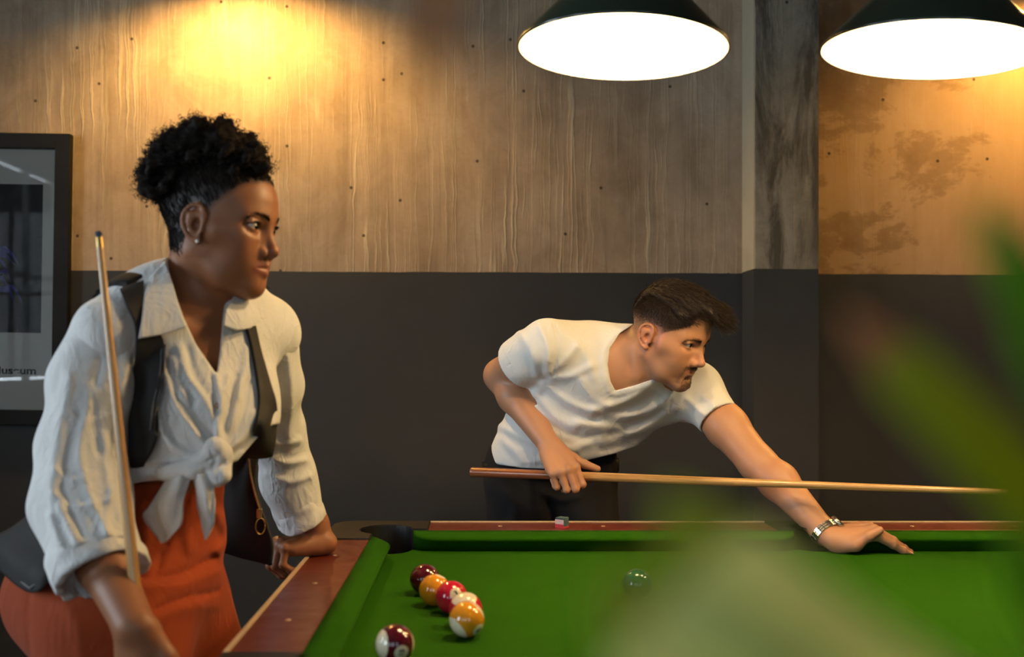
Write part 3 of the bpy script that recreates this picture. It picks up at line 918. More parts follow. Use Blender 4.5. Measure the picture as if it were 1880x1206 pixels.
        for ax in range(3):
            o1, o2 = [(1, 2), (2, 0), (0, 1)][ax]
            a0 = [slice(None)] * 3; a1 = [slice(None)] * 3
            a0[ax] = slice(0, n[ax] - 1); a1[ax] = slice(1, n[ax])
            for o in (o1, o2):
                a0[o] = slice(1, n[o] - 1); a1[o] = slice(1, n[o] - 1)
            x = neg[tuple(a0)] != neg[tuple(a1)]
            e = np.argwhere(x)
            if not len(e): continue
            inside = neg[tuple(a0)][x]
            base = e.copy(); base[:, o1] += 1; base[:, o2] += 1
            def cell(p, q):
                g = base.copy(); g[:, o1] -= p; g[:, o2] -= q
                return idx[g[:, 0], g[:, 1], g[:, 2]]
            q = np.stack([cell(1, 1), cell(0, 1), cell(0, 0), cell(1, 0)], 1)
            q[~inside] = q[~inside][:, ::-1]
            F.append(q)
        F = np.vstack(F); F = F[(F >= 0).all(1)]
        if smooth:
            e = np.vstack([F[:, [0, 1]], F[:, [1, 2]], F[:, [2, 3]], F[:, [3, 0]]])
            for _ in range(smooth):
                a = np.zeros_like(v); c = np.zeros(len(v))
                for k in range(3):
                    a[:, k] = np.bincount(e[:, 0], v[e[:, 1], k], len(v)) + np.bincount(e[:, 1], v[e[:, 0], k], len(v))
                c = np.bincount(e[:, 0], minlength=len(v)) + np.bincount(e[:, 1], minlength=len(v))
                v = 0.5 * v + 0.5 * a / np.maximum(c, 1)[:, None]
        return v, F
def normals_of(v, F):
    n = np.cross(v[F[:, 2]] - v[F[:, 0]], v[F[:, 3]] - v[F[:, 1]])
    o = np.zeros_like(v)
    for k in range(4):
        for c in range(3): o[:, c] += np.bincount(F[:, k], n[:, c], len(v))
    return o / (np.linalg.norm(o, axis=1)[:, None] + 1e-12)
def sstep(a, b, x):
    t = np.clip((x - a) / (b - a), 0, 1); return t * t * (3 - 2 * t)
def lerp(a, b, t): return a + (np.asarray(b, float) - a) * np.asarray(t)[:, None]

# ------------------------------------------------------------------ heads
def head_prims(g, F, q):
    """q: shape numbers. local x forward, y to the person's left, z up; eyes at z=0, ear holes at x=0"""
    A = lambda p, k: g.add(inF(F, p), k)
    C = lambda p, k: g.cut(inF(F, p), k)
    S = (1, -1)
    A(ell((-0.008, 0, 0.036), (0.098, q['cw'], 0.080)), 0.0)                       # cranium
    A(ell((0.030, 0, 0.030), (0.064, q['cw'] * 0.86, 0.062)), 0.03)                 # forehead
    A(ell((0.030, 0, -0.036), (0.060, q['fw'], 0.074)), 0.035)                      # face
    for s in S:
        A(seg((-0.004, s * q['jw'], -0.052), (0.040, s * q['jw'] * 0.72, -0.086), 0.020, 0.017), 0.03)   # jaw
        A(seg((0.040, s * q['jw'] * 0.72, -0.086), (0.074, s * 0.010, q['chz']), 0.017, 0.015), 0.025)
        A(seg((0.066, s * 0.040, -0.022), (0.035, s * 0.058, -0.018), 0.014, 0.013), 0.028)      # cheekbone
        A(ell((0.060, s * 0.030, -0.050), (0.024, 0.022, 0.026)), 0.022)                          # cheek
    A(ell((q['chx'], 0, q['chz'] + 0.002), (0.016, 0.019, 0.014)), 0.018)                         # chin
    A(ell((0.070, 0, -0.066), (0.026, 0.030, 0.026)), 0.022)                                      # muzzle
    for s in S:
        A(seg((0.0865, s * 0.010, 0.015), (0.072, s * 0.042, 0.017), q['br'], q['br'] * 0.9), 0.018)  # brow
    for s in S:
        C(ell((0.102, s * 0.033, -0.003), (0.0180, 0.0185, 0.0115)), 0.012)                        # socket
        C(ell((0.093, s * 0.047, -0.002), (0.0150, 0.0100, 0.0085)), 0.010)
    # nose
    A(seg((0.088, 0, 0.006), (q['nx'], 0, -0.035), 0.0062, 0.0085), 0.012)
    A(sph((q['nx'] + 0.001, 0, -0.0385), q['nt']), 0.007)
    for s in S:
        A(seg((q['nx'] - 0.020, s * 0.006, -0.018), (q['nx'] - 0.0155, s * q['na'] * 0.82, -0.037), 0.0068, 0.0062), 0.008)
        A(ell((q['nx'] - 0.0135, s * q['na'], -0.0435), (0.0105, 0.0062, 0.0080)), 0.007)
    A(seg((q['nx'] - 0.004, 0, -0.044), (0.093, 0, -0.053), 0.0045, 0.005), 0.006)
    for s in S:
        C(ell((q['nx'] - 0.0090, s * q['na'] * 0.46, -0.0535), (0.0052, 0.0028, 0.0036)), 0.003)
    # lips
    lz = -0.0655
    ul, ll = q['ul'], q['ll']
    for s in S:
        A(seg((q['lx'] + 0.0005, s * 0.003, lz + q['lo']), (q['lx'] - q['mx'], s * q['mw'], lz - 0.001), ul, ul * 0.50), 0.004)
        A(seg((q['lx'] - 0.0012, s * 0.002, lz - 0.0035 - q['lo']), (q['lx'] - q['mx'], s * (q['mw'] - 0.003), lz - 0.0035), ll, ll * 0.5), 0.004)
        C(seg((q['lx'] + 0.008, s * 0.0, lz - 0.0012), (q['lx'] - q['mx'] + 0.004, s * (q['mw'] - 0.002), lz - 0.0018), 0.0013, 0.0008), 0.0022)
    if q['rec']: C(seg((q['lx'] - 0.001, 0.008, lz - 0.0190), (q['lx'] - 0.001, -0.008, lz - 0.0190), q['rec']), 0.010)   # below lower lip
    C(seg((q['lx'] + 0.0065, 0, lz + 0.014), (q['lx'] + 0.0058, 0, lz + 0.0085), 0.0024), 0.004)            # philtrum
    # eyelids over the eyeballs with almond openings
    for s in S:
        e = np.array([q['ex'], s * 0.0315, -0.001])
        A(sph(e, 0.0138), 0.0055)
        A(seg(e + [0.0105, -s * 0.012, 0.0075], e + [0.008, s * 0.014, 0.0055], 0.0035, 0.003), 0.006)         # lid fold
        w, hu, hl = 0.0158, q['eo'], q['eo'] * 0.70
        def almond(x, y, z, e=e, s=s, w=w, hu=hu, hl=hl):
            dy = (y - e[1]) / w * s
            zz = z - e[2] - 0.0012 * dy
            b = np.maximum(1 - dy * dy, 0)
            d = np.maximum(zz - hu * b, -hl * b - zz)
            d = np.maximum(d, np.abs(dy) * w - w)
            return np.maximum(d, e[0] + 0.003 - x) * 0.9
        C((e + [0.002, -0.016, -0.01], e + [0.022, 0.016, 0.01], almond), 0.0012)
    # ears
    for s in S:
        c = np.array([q['earx'], s * q['ear'], -0.012])
        out = V3(-0.35, s * 0.94, 0)
        tb = lambda u, v, o=0.0: c + V3(u, 0, v) + out * (o + 0.0 + 0.35 * max(0, -u))
        helix = [(0.014, 0.004), (0.013, 0.020), (0.004, 0.030), (-0.009, 0.029), (-0.018, 0.017), (-0.019, 0.001), (-0.013, -0.014), (-0.004, -0.024), (0.004, -0.026)]
        pts = spline([tb(u, v, 0.006) for u, v in helix], 18)
        A(seg(c + V3(0.006, -s * 0.012, 0.0), c + V3(-0.010, s * 0.0, 0.004), 0.015, 0.013), 0.008)
        plate = [seg(tb(0.006, 0.016, 0.001), tb(-0.010, 0.012, 0.002), 0.009, 0.008), seg(tb(-0.010, 0.012, 0.002), tb(-0.004, -0.014, 0.001), 0.008, 0.007)]
        for p_ in plate: A(p_, 0.004)
        A(ell(tb(-0.002, 0.003, 0.0020), (0.0165, 0.0036, 0.0290), Frame((0, 0, 0), (0.94, s * 0.35, 0), (0, 0, 1)).R), 0.003)
        for i in range(len(pts) - 1): A(seg(pts[i], pts[i + 1], 0.0036, 0.0036), 0.002)
        A(ell(tb(0.004, -0.025, 0.004), (0.0068, 0.0042, 0.0082)), 0.004)                           # lobe
        ant = spline([tb(0.002, 0.018, 0.006), tb(-0.008, 0.012, 0.008), tb(-0.009, -0.002, 0.008), tb(-0.001, -0.013, 0.007)], 9)
        for i in range(8): A(seg(ant[i], ant[i + 1], 0.0026), 0.003)
        C(ell(tb(0.003, -0.001, 0.008), (0.0068, 0.0055, 0.0095)), 0.004)                            # concha
        A(seg(tb(0.012, 0.0, 0.005), tb(0.011, -0.009, 0.005), 0.0036), 0.003)                       # tragus
    return g
def eyes(F, q, parent, iris, look=(1, 0, 0)):
    lw = F.d(np.array(look, float)); lw /= np.linalg.norm(lw)
    m = Mat('eye_surface')
    X = m.xyz()[0]
    r = 0.0122 * F.k
    c = m.mix(m.math('GREATER_THAN', X, r * 0.885), (0.44, 0.40, 0.36), iris)
    c = m.mix(m.math('GREATER_THAN', X, r * 0.972), c, (0.004, 0.004, 0.004))
    m.set(color=c, rough=0.08, coat=0.6, coatr=0.02)
    for s in (1, -1):
        bm = bmesh.new(); bmesh.ops.create_uvsphere(bm, u_segments=32, v_segments=24, radius=r)
        for v in bm.verts:
            if v.co.x > r * 0.88: v.co.x += 0.0012 * (v.co.x / r - 0.88) / 0.12
        me = bm_mesh('eye', bm, True); me.materials.append(m.m)
        o = bpy.data.objects.new('eye', me); COL.objects.link(o)
        p = F.w((q['ex'], s * 0.0315, -0.001))
        FF = Frame(p, lw, F.d((0, 0, 1)))
        M = Matrix(np.vstack([np.hstack([FF.R, FF.o[:, None]]), [0, 0, 0, 1]]).tolist())
        o.parent = parent; o.matrix_parent_inverse = Matrix.Translation(parent.location).inverted()
        o.matrix_basis = M
def lashes(F, q, parent, mat, ln, r):
    for s in (1, -1):
        e = V3(q['ex'], s * 0.0315, -0.001)
        t = np.linspace(-0.9, 0.98, 30); yv = t * 0.0155 * s
        zz = q['eo'] * (1 - t * t) + 0.0012 * t
        xx = np.sqrt(np.maximum(0.0138 ** 2 - yv ** 2 - zz ** 2, 1e-8))
        r0 = e + np.stack([xx, yv, zz], 1)
        d = np.stack([np.full(30, 0.8), 0.35 * t * s, np.full(30, 0.45)], 1)
        st = F.w(r0[:, None, :] + d[:, None, :] * np.linspace(0, 1, 3)[None, :, None] * ln)
        link('eyelashes', strand_mesh('eyelashes', st, r, r * 0.25), mat, parent)
def skin_material(name, rough=0.48, sss=0.06, spec=0.4):
    m = Mat(name)
    nz = m.noise(700, 2); n2 = m.noise(45, 3)
    c = m.mix(m.math('MULTIPLY', n2, 0.22), m.attr(), m.mix(1.0, m.attr(), (0.80, 0.66, 0.58), 'MULTIPLY'))
    m.set(color=c, rough=rough, sss=sss, spec=spec)
    m.b.inputs['Subsurface Radius'].default_value = (0.012, 0.005, 0.003)
    m.bump(nz, 0.00025, 0.35)
    return m.m
def strand_mesh(name, strands, r0, r1, seg=3):
    """strands: array (n, k, 3)"""
    S = np.asarray(strands, float); n, k, _ = S.shape
    t = np.gradient(S, axis=1); t /= np.linalg.norm(t, axis=2)[..., None] + 1e-12
    ref = np.random.RandomState(1).normal(size=(n, 1, 3))
    u = np.cross(t, ref); u /= np.linalg.norm(u, axis=2)[..., None] + 1e-12
    w = np.cross(t, u)
    rad = np.linspace(r0, r1, k)[None, :, None, None]
    a = np.linspace(0, 2 * PI, seg, endpoint=False)
    v = S[:, :, None, :] + rad * (np.cos(a)[None, None, :, None] * u[:, :, None, :] + np.sin(a)[None, None, :, None] * w[:, :, None, :])
    v = v.reshape(-1, 3)
    b = (np.arange(n) * k * seg)[:, None, None] + (np.arange(k - 1) * seg)[None, :, None]
    j = np.arange(seg)[None, None, :]; j2 = (j + 1) % seg
    f = np.stack([b + j, b + j2, b + seg + j2, b + seg + j], -1).reshape(-1, 4)
    return mesh_np(name, v, f)

# ------------------------------------------------------------------ hands
def hand_prims(g, F, flex, spread=(0.10, 0.03, -0.04, -0.12), thumb=None, side=1, sc=1.0, k=0.008, arch=0.0):
    """F: x from wrist to knuckles, z out of the back of the hand, y; side=+1 if the thumb lies on +y.
    flex: per finger (index..little) three bend angles in degrees. thumb: 4 local points."""
    A = lambda p, kk: g.add(inF(F, p), kk)
    kn = [(0.088, 0.027, 0.000), (0.092, 0.008, 0.003), (0.088, -0.011, 0.001), (0.079, -0.028, -0.004)]
    ln = [(0.042, 0.026, 0.021), (0.046, 0.029, 0.022), (0.042, 0.027, 0.021), (0.033, 0.020, 0.019)]
    rd = [0.0095, 0.0097, 0.0092, 0.0080]
    wr = [(0.0, 0.014, 0.0), (0.0, 0.005, 0.001), (0.0, -0.006, 0.001), (0.0, -0.014, 0.0)]
    nails = []
    for i in range(4):
        p = np.array(kn[i]) * sc; p[1] *= side
        b = np.array(wr[i]) * sc; b[1] *= side
        A(seg(b, p, 0.0160 * sc, 0.0110 * sc), 0.011 * sc)
        A(sph(p + V3(-0.002, 0, 0.0028) * sc, rd[i] * 1.10 * sc), 0.0045 * sc)
        A(seg(b + V3(0.03, 0, 0.008) * sc, p + V3(-0.006, 0, 0.0085) * sc, 0.0030 * sc, 0.0032 * sc), 0.006 * sc)
        ang = 0.0; sp = spread[i] * side
        for j in range(3):
            ang += math.radians(flex[i][j])
            d = V3(math.cos(ang) * math.cos(sp), math.cos(ang) * math.sin(sp), -math.sin(ang))
            e = p + d * ln[i][j] * sc
            r0 = rd[i] * (1.0 - 0.07 * j) * sc; r1 = rd[i] * (0.93 - 0.07 * j) * sc
            A(seg(p, e, r0, r1), 0.0020 * sc if j else 0.0040 * sc)
            if j: A(sph(p, r0 * 1.06), 0.003 * sc)
            if j == 2:
                nz = V3(math.sin(ang) * math.cos(sp), math.sin(ang) * math.sin(sp), math.cos(ang))
                nails.append((F.w(e - d * 0.0040 * sc + nz * r1 * 0.66), F.d(d), F.d(nz), r1))
            p = e
    # palm pads
    th = thumb if thumb is not None else [(0.012, 0.018, -0.010), (0.042, 0.040, -0.020), (0.070, 0.052, -0.022), (0.096, 0.056, -0.020)]
    th = [np.array(t) * sc * [1, side, 1] for t in th]
    A(seg(th[0], th[1], 0.0165 * sc, 0.0140 * sc), 0.014 * sc)
    A(seg(th[1], th[2], 0.0125 * sc, 0.0105 * sc), 0.008 * sc)
    A(seg(th[2], th[3], 0.0108 * sc, 0.0085 * sc), 0.004 * sc)
    A(seg(V3(0.015, -0.018 * side, -0.010) * sc, V3(0.060, -0.024 * side, -0.010) * sc, 0.0150 * sc, 0.0125 * sc), 0.014 * sc)
    return nails

# ------------------------------------------------------------------ cloth sheets laid over a surface
def sheet(name, mat, parent, rows, nu=24, nv=24, thick=0.003, noise=0.0, seed=0, flip=False):
    """rows: list of rows of points (equal length), lofted smoothly into a sheet of real thickness"""
    R = np.array(rows, float)
    R = np.stack([spline(r, nu) for r in R])
    R = np.stack([spline(R[:, i], nv) for i in range(nu)], 1)
    if noise:
        r = np.random.RandomState(seed)
        u, v = np.meshgrid(np.linspace(0, 1, nu), np.linspace(0, 1, nv))
        h = sum(np.sin(r.uniform(3, 14) * u + r.uniform(3, 14) * v * r.choice([-1, 1]) + r.uniform(0, 6)) for _ in range(5)) / 5
        R[..., 1] += noise * h
    v = R.reshape(-1, 3)
    i = np.arange(nv - 1)[:, None] * nu + np.arange(nu - 1)[None, :]
    f = np.stack([i, i + 1, i + nu + 1, i + nu], -1).reshape(-1, 4)
    if flip: f = f[:, ::-1]
    o = link(name, mesh_np(name, v, f), mat, parent)
    sd = o.modifiers.new('thick', 'SOLIDIFY'); sd.thickness = thick; sd.offset = 0.0
    return o
def drape(g, rows, off, fallback):
    """photo-pixel rows -> points lying off metres in front of the surface of g"""
    out = []
    for r in rows:
        pts = []
        for t in r:
            if len(t) == 3: pts.append(P(t[0], t[1], t[2])); continue
            Y = g.hitY(t[0], t[1], fallback)[0]
            pts.append(P(t[0], t[1], Y - off))
        out.append(pts)
    return out
# ------------------------------------------------------------------ fabric
def fabric(name, ca, cb, scale=900, rough=0.9, bump=0.0004, big=14, sheen=0.15, crease=0.0):
    m = Mat(name)
    w1 = m.noise(1.0, 2, 0.5, m.scaled((scale, scale, scale * 0.12))); w2 = m.noise(1.0, 2, 0.5, m.scaled((scale * 0.12, scale * 0.12, scale)))
    wv = m.math('MULTIPLY', m.math('ADD', w1, w2), 0.5)
    c = m.mix(m.noise(big, 4), ca, cb)
    c = m.mix(m.math('MULTIPLY', m.ramp(wv, [(0.35, 0), (0.65, 1)]), 0.25), c, tuple(k * 0.8 for k in ca))
    m.set(color=c, rough=rough, spec=0.2, sheen=sheen)
    n1 = m.bump(wv, bump, 0.5)
    n2 = m.bump(m.noise(big * 3, 4), 0.002, 0.35, n1)
    if crease:
        cn = m.noise(big * 1.1, 3, 0.55, m.scaled((1, 1, 0.55), (3, 1, 2), (0, 0.35, 0)), 1.2)
        rg = m.math('ABSOLUTE', m.math('SUBTRACT', cn, 0.5))
        m.bump(m.ramp(rg, [(0.0, 1.0), (0.10, 0.35), (0.3, 0.0)]), crease, 0.8, n2)
    return m.m
def cyl(a, b, r):
    a = np.array(a, float); b = np.array(b, float); L = np.linalg.norm(b - a); u = (b - a) / L; c = (a + b) / 2
    def f(x, y, z):
        px, py, pz = x - c[0], y - c[1], z - c[2]
        t = px * u[0] + py * u[1] + pz * u[2]
        rr = np.sqrt(np.maximum(px * px + py * py + pz * pz - t * t, 0))
        return np.maximum(rr - r, np.abs(t) - L / 2)
    return np.minimum(a, b) - r, np.maximum(a, b) + r, f
M_TEE = fabric('white_jersey', (0.66, 0.66, 0.65), (0.74, 0.73, 0.71), 1400, bump=0.0003, crease=0.0010)
M_JEANS = fabric('black_denim', (0.008, 0.008, 0.009), (0.014, 0.013, 0.014), 900, bump=0.0006, sheen=0.0)
M_SHOE = plain('dark_leather', (0.02, 0.016, 0.014), 0.4, vary=0.2)
M_SOLE = plain('pale_rubber', (0.45, 0.43, 0.40), 0.7)
M_DARKHAIR = Mat('dark_brown_hair').set(color=(0.014, 0.008, 0.005), rough=0.55, spec=0.3).m
M_SKIN = skin_material('man_skin')

def shoe(parent, x, y, ang, L=0.29):
    F = Frame((x, y, 0), (math.cos(ang), math.sin(ang), 0), (0, 0, 1))
    g = Grid(np.array([x, y, 0]) - [0.22, 0.22, 0.0], np.array([x, y, 0]) + [0.22, 0.22, 0.16], 0.006)
    A = lambda p, k: g.add(inF(F, p), k)
    A(seg((-0.08, 0, 0.045), (0.14, 0, 0.035), 0.040, 0.040), 0.0); A(seg((-0.07, 0, 0.06), (-0.05, 0, 0.12), 0.045, 0.042), 0.03)
    A(seg((-0.05, 0, 0.09), (0.09, 0, 0.045), 0.036, 0.036), 0.04)
    g.keep(lambda x, y, z: 0.012 - z + 0 * x + 0 * y)
    v, f = g.mesh(1); link('shoe', mesh_np('shoe', v, f), M_SHOE, parent)
    c, s = math.cos(ang), math.sin(ang)
    pts = [(u, w) for u, w in [(-0.115, -0.02), (-0.12, 0.0), (-0.115, 0.02), (-0.06, 0.038), (0.06, 0.043), (0.14, 0.041), (0.175, 0.02), (0.18, 0), (0.175, -0.02), (0.14, -0.041), (0.06, -0.043), (-0.06, -0.038)]]
    prism('shoe_sole', [(x + u * c - w * s, y + u * s + w * c) for u, w in pts], 0.0, 0.014, M_SOLE, parent)

# ------------------------------------------------------------------ man bending over the table
man = empty('person', (0.21, 2.6, 0), 'person in white T-shirt bending over the table with one hand on the cloth', 'person')
RS, LS = P(1003, 634, 2.35), P(1276, 714, 2.41)
RE, RW = P(919, 689, 2.52), P(1012, 822, 2.36)
LE, LW = P(1391, 851, 2.26), P(1514, 977, 2.10)
def rel_frame(px, py, Y, yaw, pitch, roll=0.0, k=1.0):
    o = P(px, py, Y); a = math.atan2(-o[1], -o[0]) + math.radians(yaw)
    p = math.radians(pitch)
    f = V3(math.cos(a) * math.cos(p), math.sin(a) * math.cos(p), -math.sin(p))
    r = V3(math.sin(a), -math.cos(a), 0)
    u = np.cross(r, f); rr = math.radians(roll)
    return Frame(o, f, u * math.cos(rr) + r * math.sin(rr), k)
HF = rel_frame(1227, 610, 2.29, 58, 22, 2, 0.955)
QM = dict(cw=0.0755, fw=0.0615, jw=0.052, chx=0.080, chz=-0.106, br=0.0105, nx=0.1125, nt=0.0080, na=0.0125, ul=0.0044, ll=0.0052, lx=0.0925, ex=0.0772, eo=0.0062, ear=0.076, earx=-0.002, rec=0.0034, mx=0.0075, mw=0.0225, lo=0.0040)
def man_torso(g, o, k=0.07):
    g.add(seg(RS, LS, 0.060 + o, 0.058 + o), k)
    g.add(seg(P(1025, 648, 2.44), P(1160, 655, 2.42), 0.072 + o, 0.066 + o), k)
    g.add(seg(P(1028, 680, 2.45), P(968, 838, 2.55), 0.078 + o, 0.092 + o), k)
    g.add(seg(P(1212, 716, 2.42), P(1055, 815, 2.54), 0.076 + o, 0.090 + o), k)
    g.add(seg(P(1105, 700, 2.41), P(1012, 830, 2.54), 0.088 + o, 0.100 + o), k)
def man_neck(g, o, k=0.03):
    nb = P(1140, 660, 2.37)
    g.add(seg(HF.w((-0.026, 0, -0.045)), nb, 0.052 + o, 0.060 + o), k)
    g.add(seg(HF.w((0.010, 0, -0.075)), P(1165, 688, 2.34), 0.034 + o, 0.040 + o), k)
    g.add(seg(HF.w((-0.03, 0, -0.06)), P(1090, 640, 2.42), 0.040 + o, 0.05 + o), k)
g = Grid((-0.03, 1.93, 0.735), (0.985, 2.62, 1.38), 0.002)
head_prims(g, HF, QM)
man_neck(g, 0.0)
g.add(seg(HF.w((-0.022, -0.050, -0.045)), P(1172, 690, 2.30), 0.010, 0.009), 0.016)      # neck tendon
man_torso(g, -0.010)
g.add(seg(P(1130, 700, 2.335), P(1235, 712, 2.35), 0.011, 0.011), 0.02)                      # collar bone
g.add(seg(P(1128, 702, 2.335), P(1040, 632, 2.35), 0.011, 0.011), 0.02)
g.add(chain([RS, lerp(RS[None], RE, [0.5])[0], RE], [0.052, 0.050, 0.041]), 0.02)
rm = RE + 0.3 * (RW - RE)
g.add(chain([RE, rm, RW], [0.040, 0.0425, 0.0262]), 0.02)
g.add(chain([LS, lerp(LS[None], LE, [0.5])[0] + [0.004, 0, -0.004], LE], [0.050, 0.049, 0.0415]), 0.02)
lm = LE + 0.3 * (LW - LE)
g.add(chain([LE, lm + [0.004, 0, 0.004], LW], [0.040, 0.0415, 0.0265]), 0.02)
HR = Frame(RW, P(1036, 862, 2.298) - RW, (-0.1, -0.72, 0.70))
nails_m = hand_prims(g, HR, [(38, 88, 45), (42, 90, 50), (46, 92, 50), (50, 92, 50)], (0.02, 0.0, -0.02, -0.05),
                     [(0.012, 0.018, -0.010), (0.046, 0.036, -0.012), (0.068, 0.058, -0.022), (0.084, 0.082, -0.034)], 1, 1.0)
WL = P(1524, 987, 2.078)
g.add(seg(LW, WL, 0.0265, 0.022), 0.015)
HL = Frame(WL, (0.95, -0.10, 0.20), (-0.15, -0.30, 1.0))
nails_m += hand_prims(g, HL, [(40, 4, 2), (43, 5, 2), (50, 24, 12), (56, 34, 20)], (0.03, 0.03, 0.02, -0.02),
                      [(0.010, 0.020, -0.012), (0.040, 0.040, -0.004), (0.068, 0.040, 0.010), (0.094, 0.034, 0.016)], -1, 1.0)
g.add(seg(WL + [0.012, -0.012, -0.004], WL + [0.045, -0.022, 0.0], 0.019, 0.015), 0.012)   # thumb ball resting on the cloth
g.pixcut([(840, 826), (904, 838), (1002, 850), (1060, 838), (1128, 822), (1200, 800), (1200, 1000), (840, 1000)], 2.43, 2.75)
g.keep(lambda x, y, z: np.where((y < 2.2), BED + 0.0005 - z, -1.0) + 0 * x)
v, f = g.mesh(1)
L = HF.l(v)
def man_skin_colors(v, L):
    base = np.tile(np.array([0.45, 0.225, 0.125]), (len(v), 1))
    inhead = (L[:, 2] > -0.125) & (np.linalg.norm(L, axis=1) < 0.165)
    x, y, z = L[:, 0], np.abs(L[:, 1]), L[:, 2]
    c = base
    h = lambda m: m * inhead
    # warmth of ears, nose, cheeks
    c = lerp(c, [0.60, 0.22, 0.13], h(0.5 * sstep(0.065, 0.080, y) * (np.abs(x) < 0.04) * (z < 0.04)))
    c = lerp(c, [0.58, 0.24, 0.16], h(0.35 * np.exp(-(((x - 0.11) / 0.018) ** 2 + (y / 0.018) ** 2 + ((z + 0.038) / 0.016) ** 2))))
    c = lerp(c, [0.57, 0.25, 0.17], h(0.3 * np.exp(-(((y - 0.042) / 0.02) ** 2 + ((z + 0.035) / 0.02) ** 2)) * (x > 0.03)))
    # lips
    lip = np.exp(-(((z + 0.0675) / 0.0075) ** 4)) * (y < 0.023) * (x > 0.080)
    c = lerp(c, [0.40, 0.155, 0.115], h(0.75 * lip))
    # beard shadow
    jaw = sstep(-0.040, -0.062, z - 0.25 * np.clip(0.05 - x, 0, 1)) * sstep(0.0, 0.03, x)
    c = lerp(c, [0.26, 0.145, 0.10], h(0.50 * jaw * (1 - 0.8 * lip)))
    mous = np.exp(-(((z + 0.0565) / 0.006) ** 2)) * (y < 0.030) * (x > 0.078) + 0.9 * np.exp(-(((z + 0.098) / 0.012) ** 2) - (y / 0.020) ** 2) * (x > 0.06) + 0.8 * np.exp(-(((y - 0.028) / 0.005) ** 2)) * (z < -0.055) * (z > -0.10) * (x > 0.05)
    c = lerp(c, [0.085, 0.045, 0.030], h(np.clip(0.72 * mous, 0, 0.8) * (1 - lip)))
    # shaved sides fading up into the hair
    hl = 0.028 + 0.055 * sstep(0.0, 0.055, z)             # hairline
    side = sstep(hl + 0.004, hl - 0.006, x) * sstep(-0.045, -0.01, z + 0.35 * np.clip(-x - 0.02, 0, 1))
    side *= 1 - np.exp(-(((x + 0.004) / 0.028) ** 2 + ((z + 0.012) / 0.036) ** 2) * 1.2) * (y > 0.062)
    dark = 0.50 + 0.47 * sstep(-0.005, 0.045, z)
    c = lerp(c, [0.030, 0.018, 0.012], h(side * dark))
    # eye lids
    ey = np.exp(-(((y - 0.0315) / 0.017) ** 2 + ((z - 0.003) / 0.008) ** 2) * 1.3) * (x > 0.06)
    c = lerp(c, [0.34, 0.165, 0.115], h(0.55 * ey))
    kn = 0.0
    return c
o = link('body', mesh_np('body', v, f, True, man_skin_colors(v, L)), M_SKIN, man)
eyes(HF, QM, man, (0.035, 0.022, 0.012), (1, 0.10, 0.06))
vn = normals_of(v, f)

def nail_set(nails, parent, mat, sc=1.0):
    for p, d, n, r in nails:
        FF = Frame(p, d, n)
        bm = bmesh.new(); bmesh.ops.create_uvsphere(bm, u_segments=12, v_segments=8, radius=1.0)
        for q in bm.verts:
            q.co = Vector(FF.w((q.co.x * r * 0.62, q.co.y * r * 0.60, q.co.z * 0.0016 - 0.35 * (q.co.y * r * 0.60) ** 2 / r + r * 0.27)))
        link('fingernail', bm_mesh('fingernail', bm, True), mat, parent)
nail_set(nails_m, man, plain('pale_nail', (0.50, 0.27, 0.17), 0.3, vary=0.05))

# hair
rng = np.random.RandomState(5)
gh = Grid(HF.o - 0.21, HF.o + 0.21, 0.0025)
def skull_z(x, y):
    return 0.036 + 0.080 * math.sqrt(max(0.0, 1 - ((x + 0.008) / 0.098) ** 2 - (y / QM['cw']) ** 2))
for yy in np.linspace(-0.060, 0.060, 11):
    pts = []
    for xx, off in ((-0.080, -0.004), (-0.055, 0.001), (-0.015, 0.005), (0.025, 0.010), (0.060, 0.016)):
        yk = yy * (1.0 if abs(xx) < 0.05 else 0.85)
        pts.append((xx, yk, skull_z(xx, yk) + off * (1 - 0.6 * abs(yy) / 0.06)))
    kz = 1 - (yy / 0.085) ** 2
    pts += [(0.083, yy * 0.58 + 0.016, 0.082 + 0.018 * kz), (0.106, yy * 0.46 + 0.022, 0.075 + 0.009 * kz), (0.122, yy * 0.34 + 0.025, 0.064)]
    q = spline(pts, 18); rr = np.interp(np.linspace(0, 1, 18), [0, 0.2, 0.5, 0.8, 1], [0.005, 0.008, 0.011, 0.011, 0.005])
    for i in range(17): gh.add(inF(HF, seg(q[i], q[i + 1], rr[i], rr[i + 1])), 0.006)
hv, hf = gh.mesh(2)
hn = normals_of(hv, hf)
LLh = HF.l(hv)
# grooves following the comb direction
ph = np.sin(LLh[:, 1] * 900 + 18 * np.sin(LLh[:, 0] * 30)) * 0.5 + np.sin(LLh[:, 1] * 420 + LLh[:, 0] * 60 + 2) * 0.5
hv2 = hv + hn * (ph * 0.0011)[:, None]
hair = link('hair', mesh_np('hair', hv2, hf), M_DARKHAIR, man)
sel = rng.choice(np.where((HF.l(hv)[:, 2] > 0.056))[0], 5200)
root = hv[sel]; nr = hn[sel]; lr = HF.l(root)
fw = HF.d((1, 0, 0)); lat = HF.d((0, 1, 0)); upv = HF.d((0, 0, 1))
nS = 6; ST = np.zeros((len(sel), nS, 3))
ln = rng.uniform(0.018, 0.040, len(sel))
p = root.copy(); dirv = fw[None] * 0.95 + nr * rng.uniform(0.02, 0.22, (len(sel), 1)) + lat[None] * rng.normal(0, 0.14, (len(sel), 1)) - lat[None] * 0.12
dirv = dirv - nr * np.minimum(0, (dirv * nr).sum(1))[:, None]
dirv /= np.linalg.norm(dirv, axis=1)[:, None]
for k in range(nS):
    ST[:, k] = p
    p = p + dirv * (ln / nS)[:, None]
    dirv = dirv - upv[None] * 0.06 * (HF.l(p)[:, 0] > 0.02)[:, None]
    dirv /= np.linalg.norm(dirv, axis=1)[:, None]
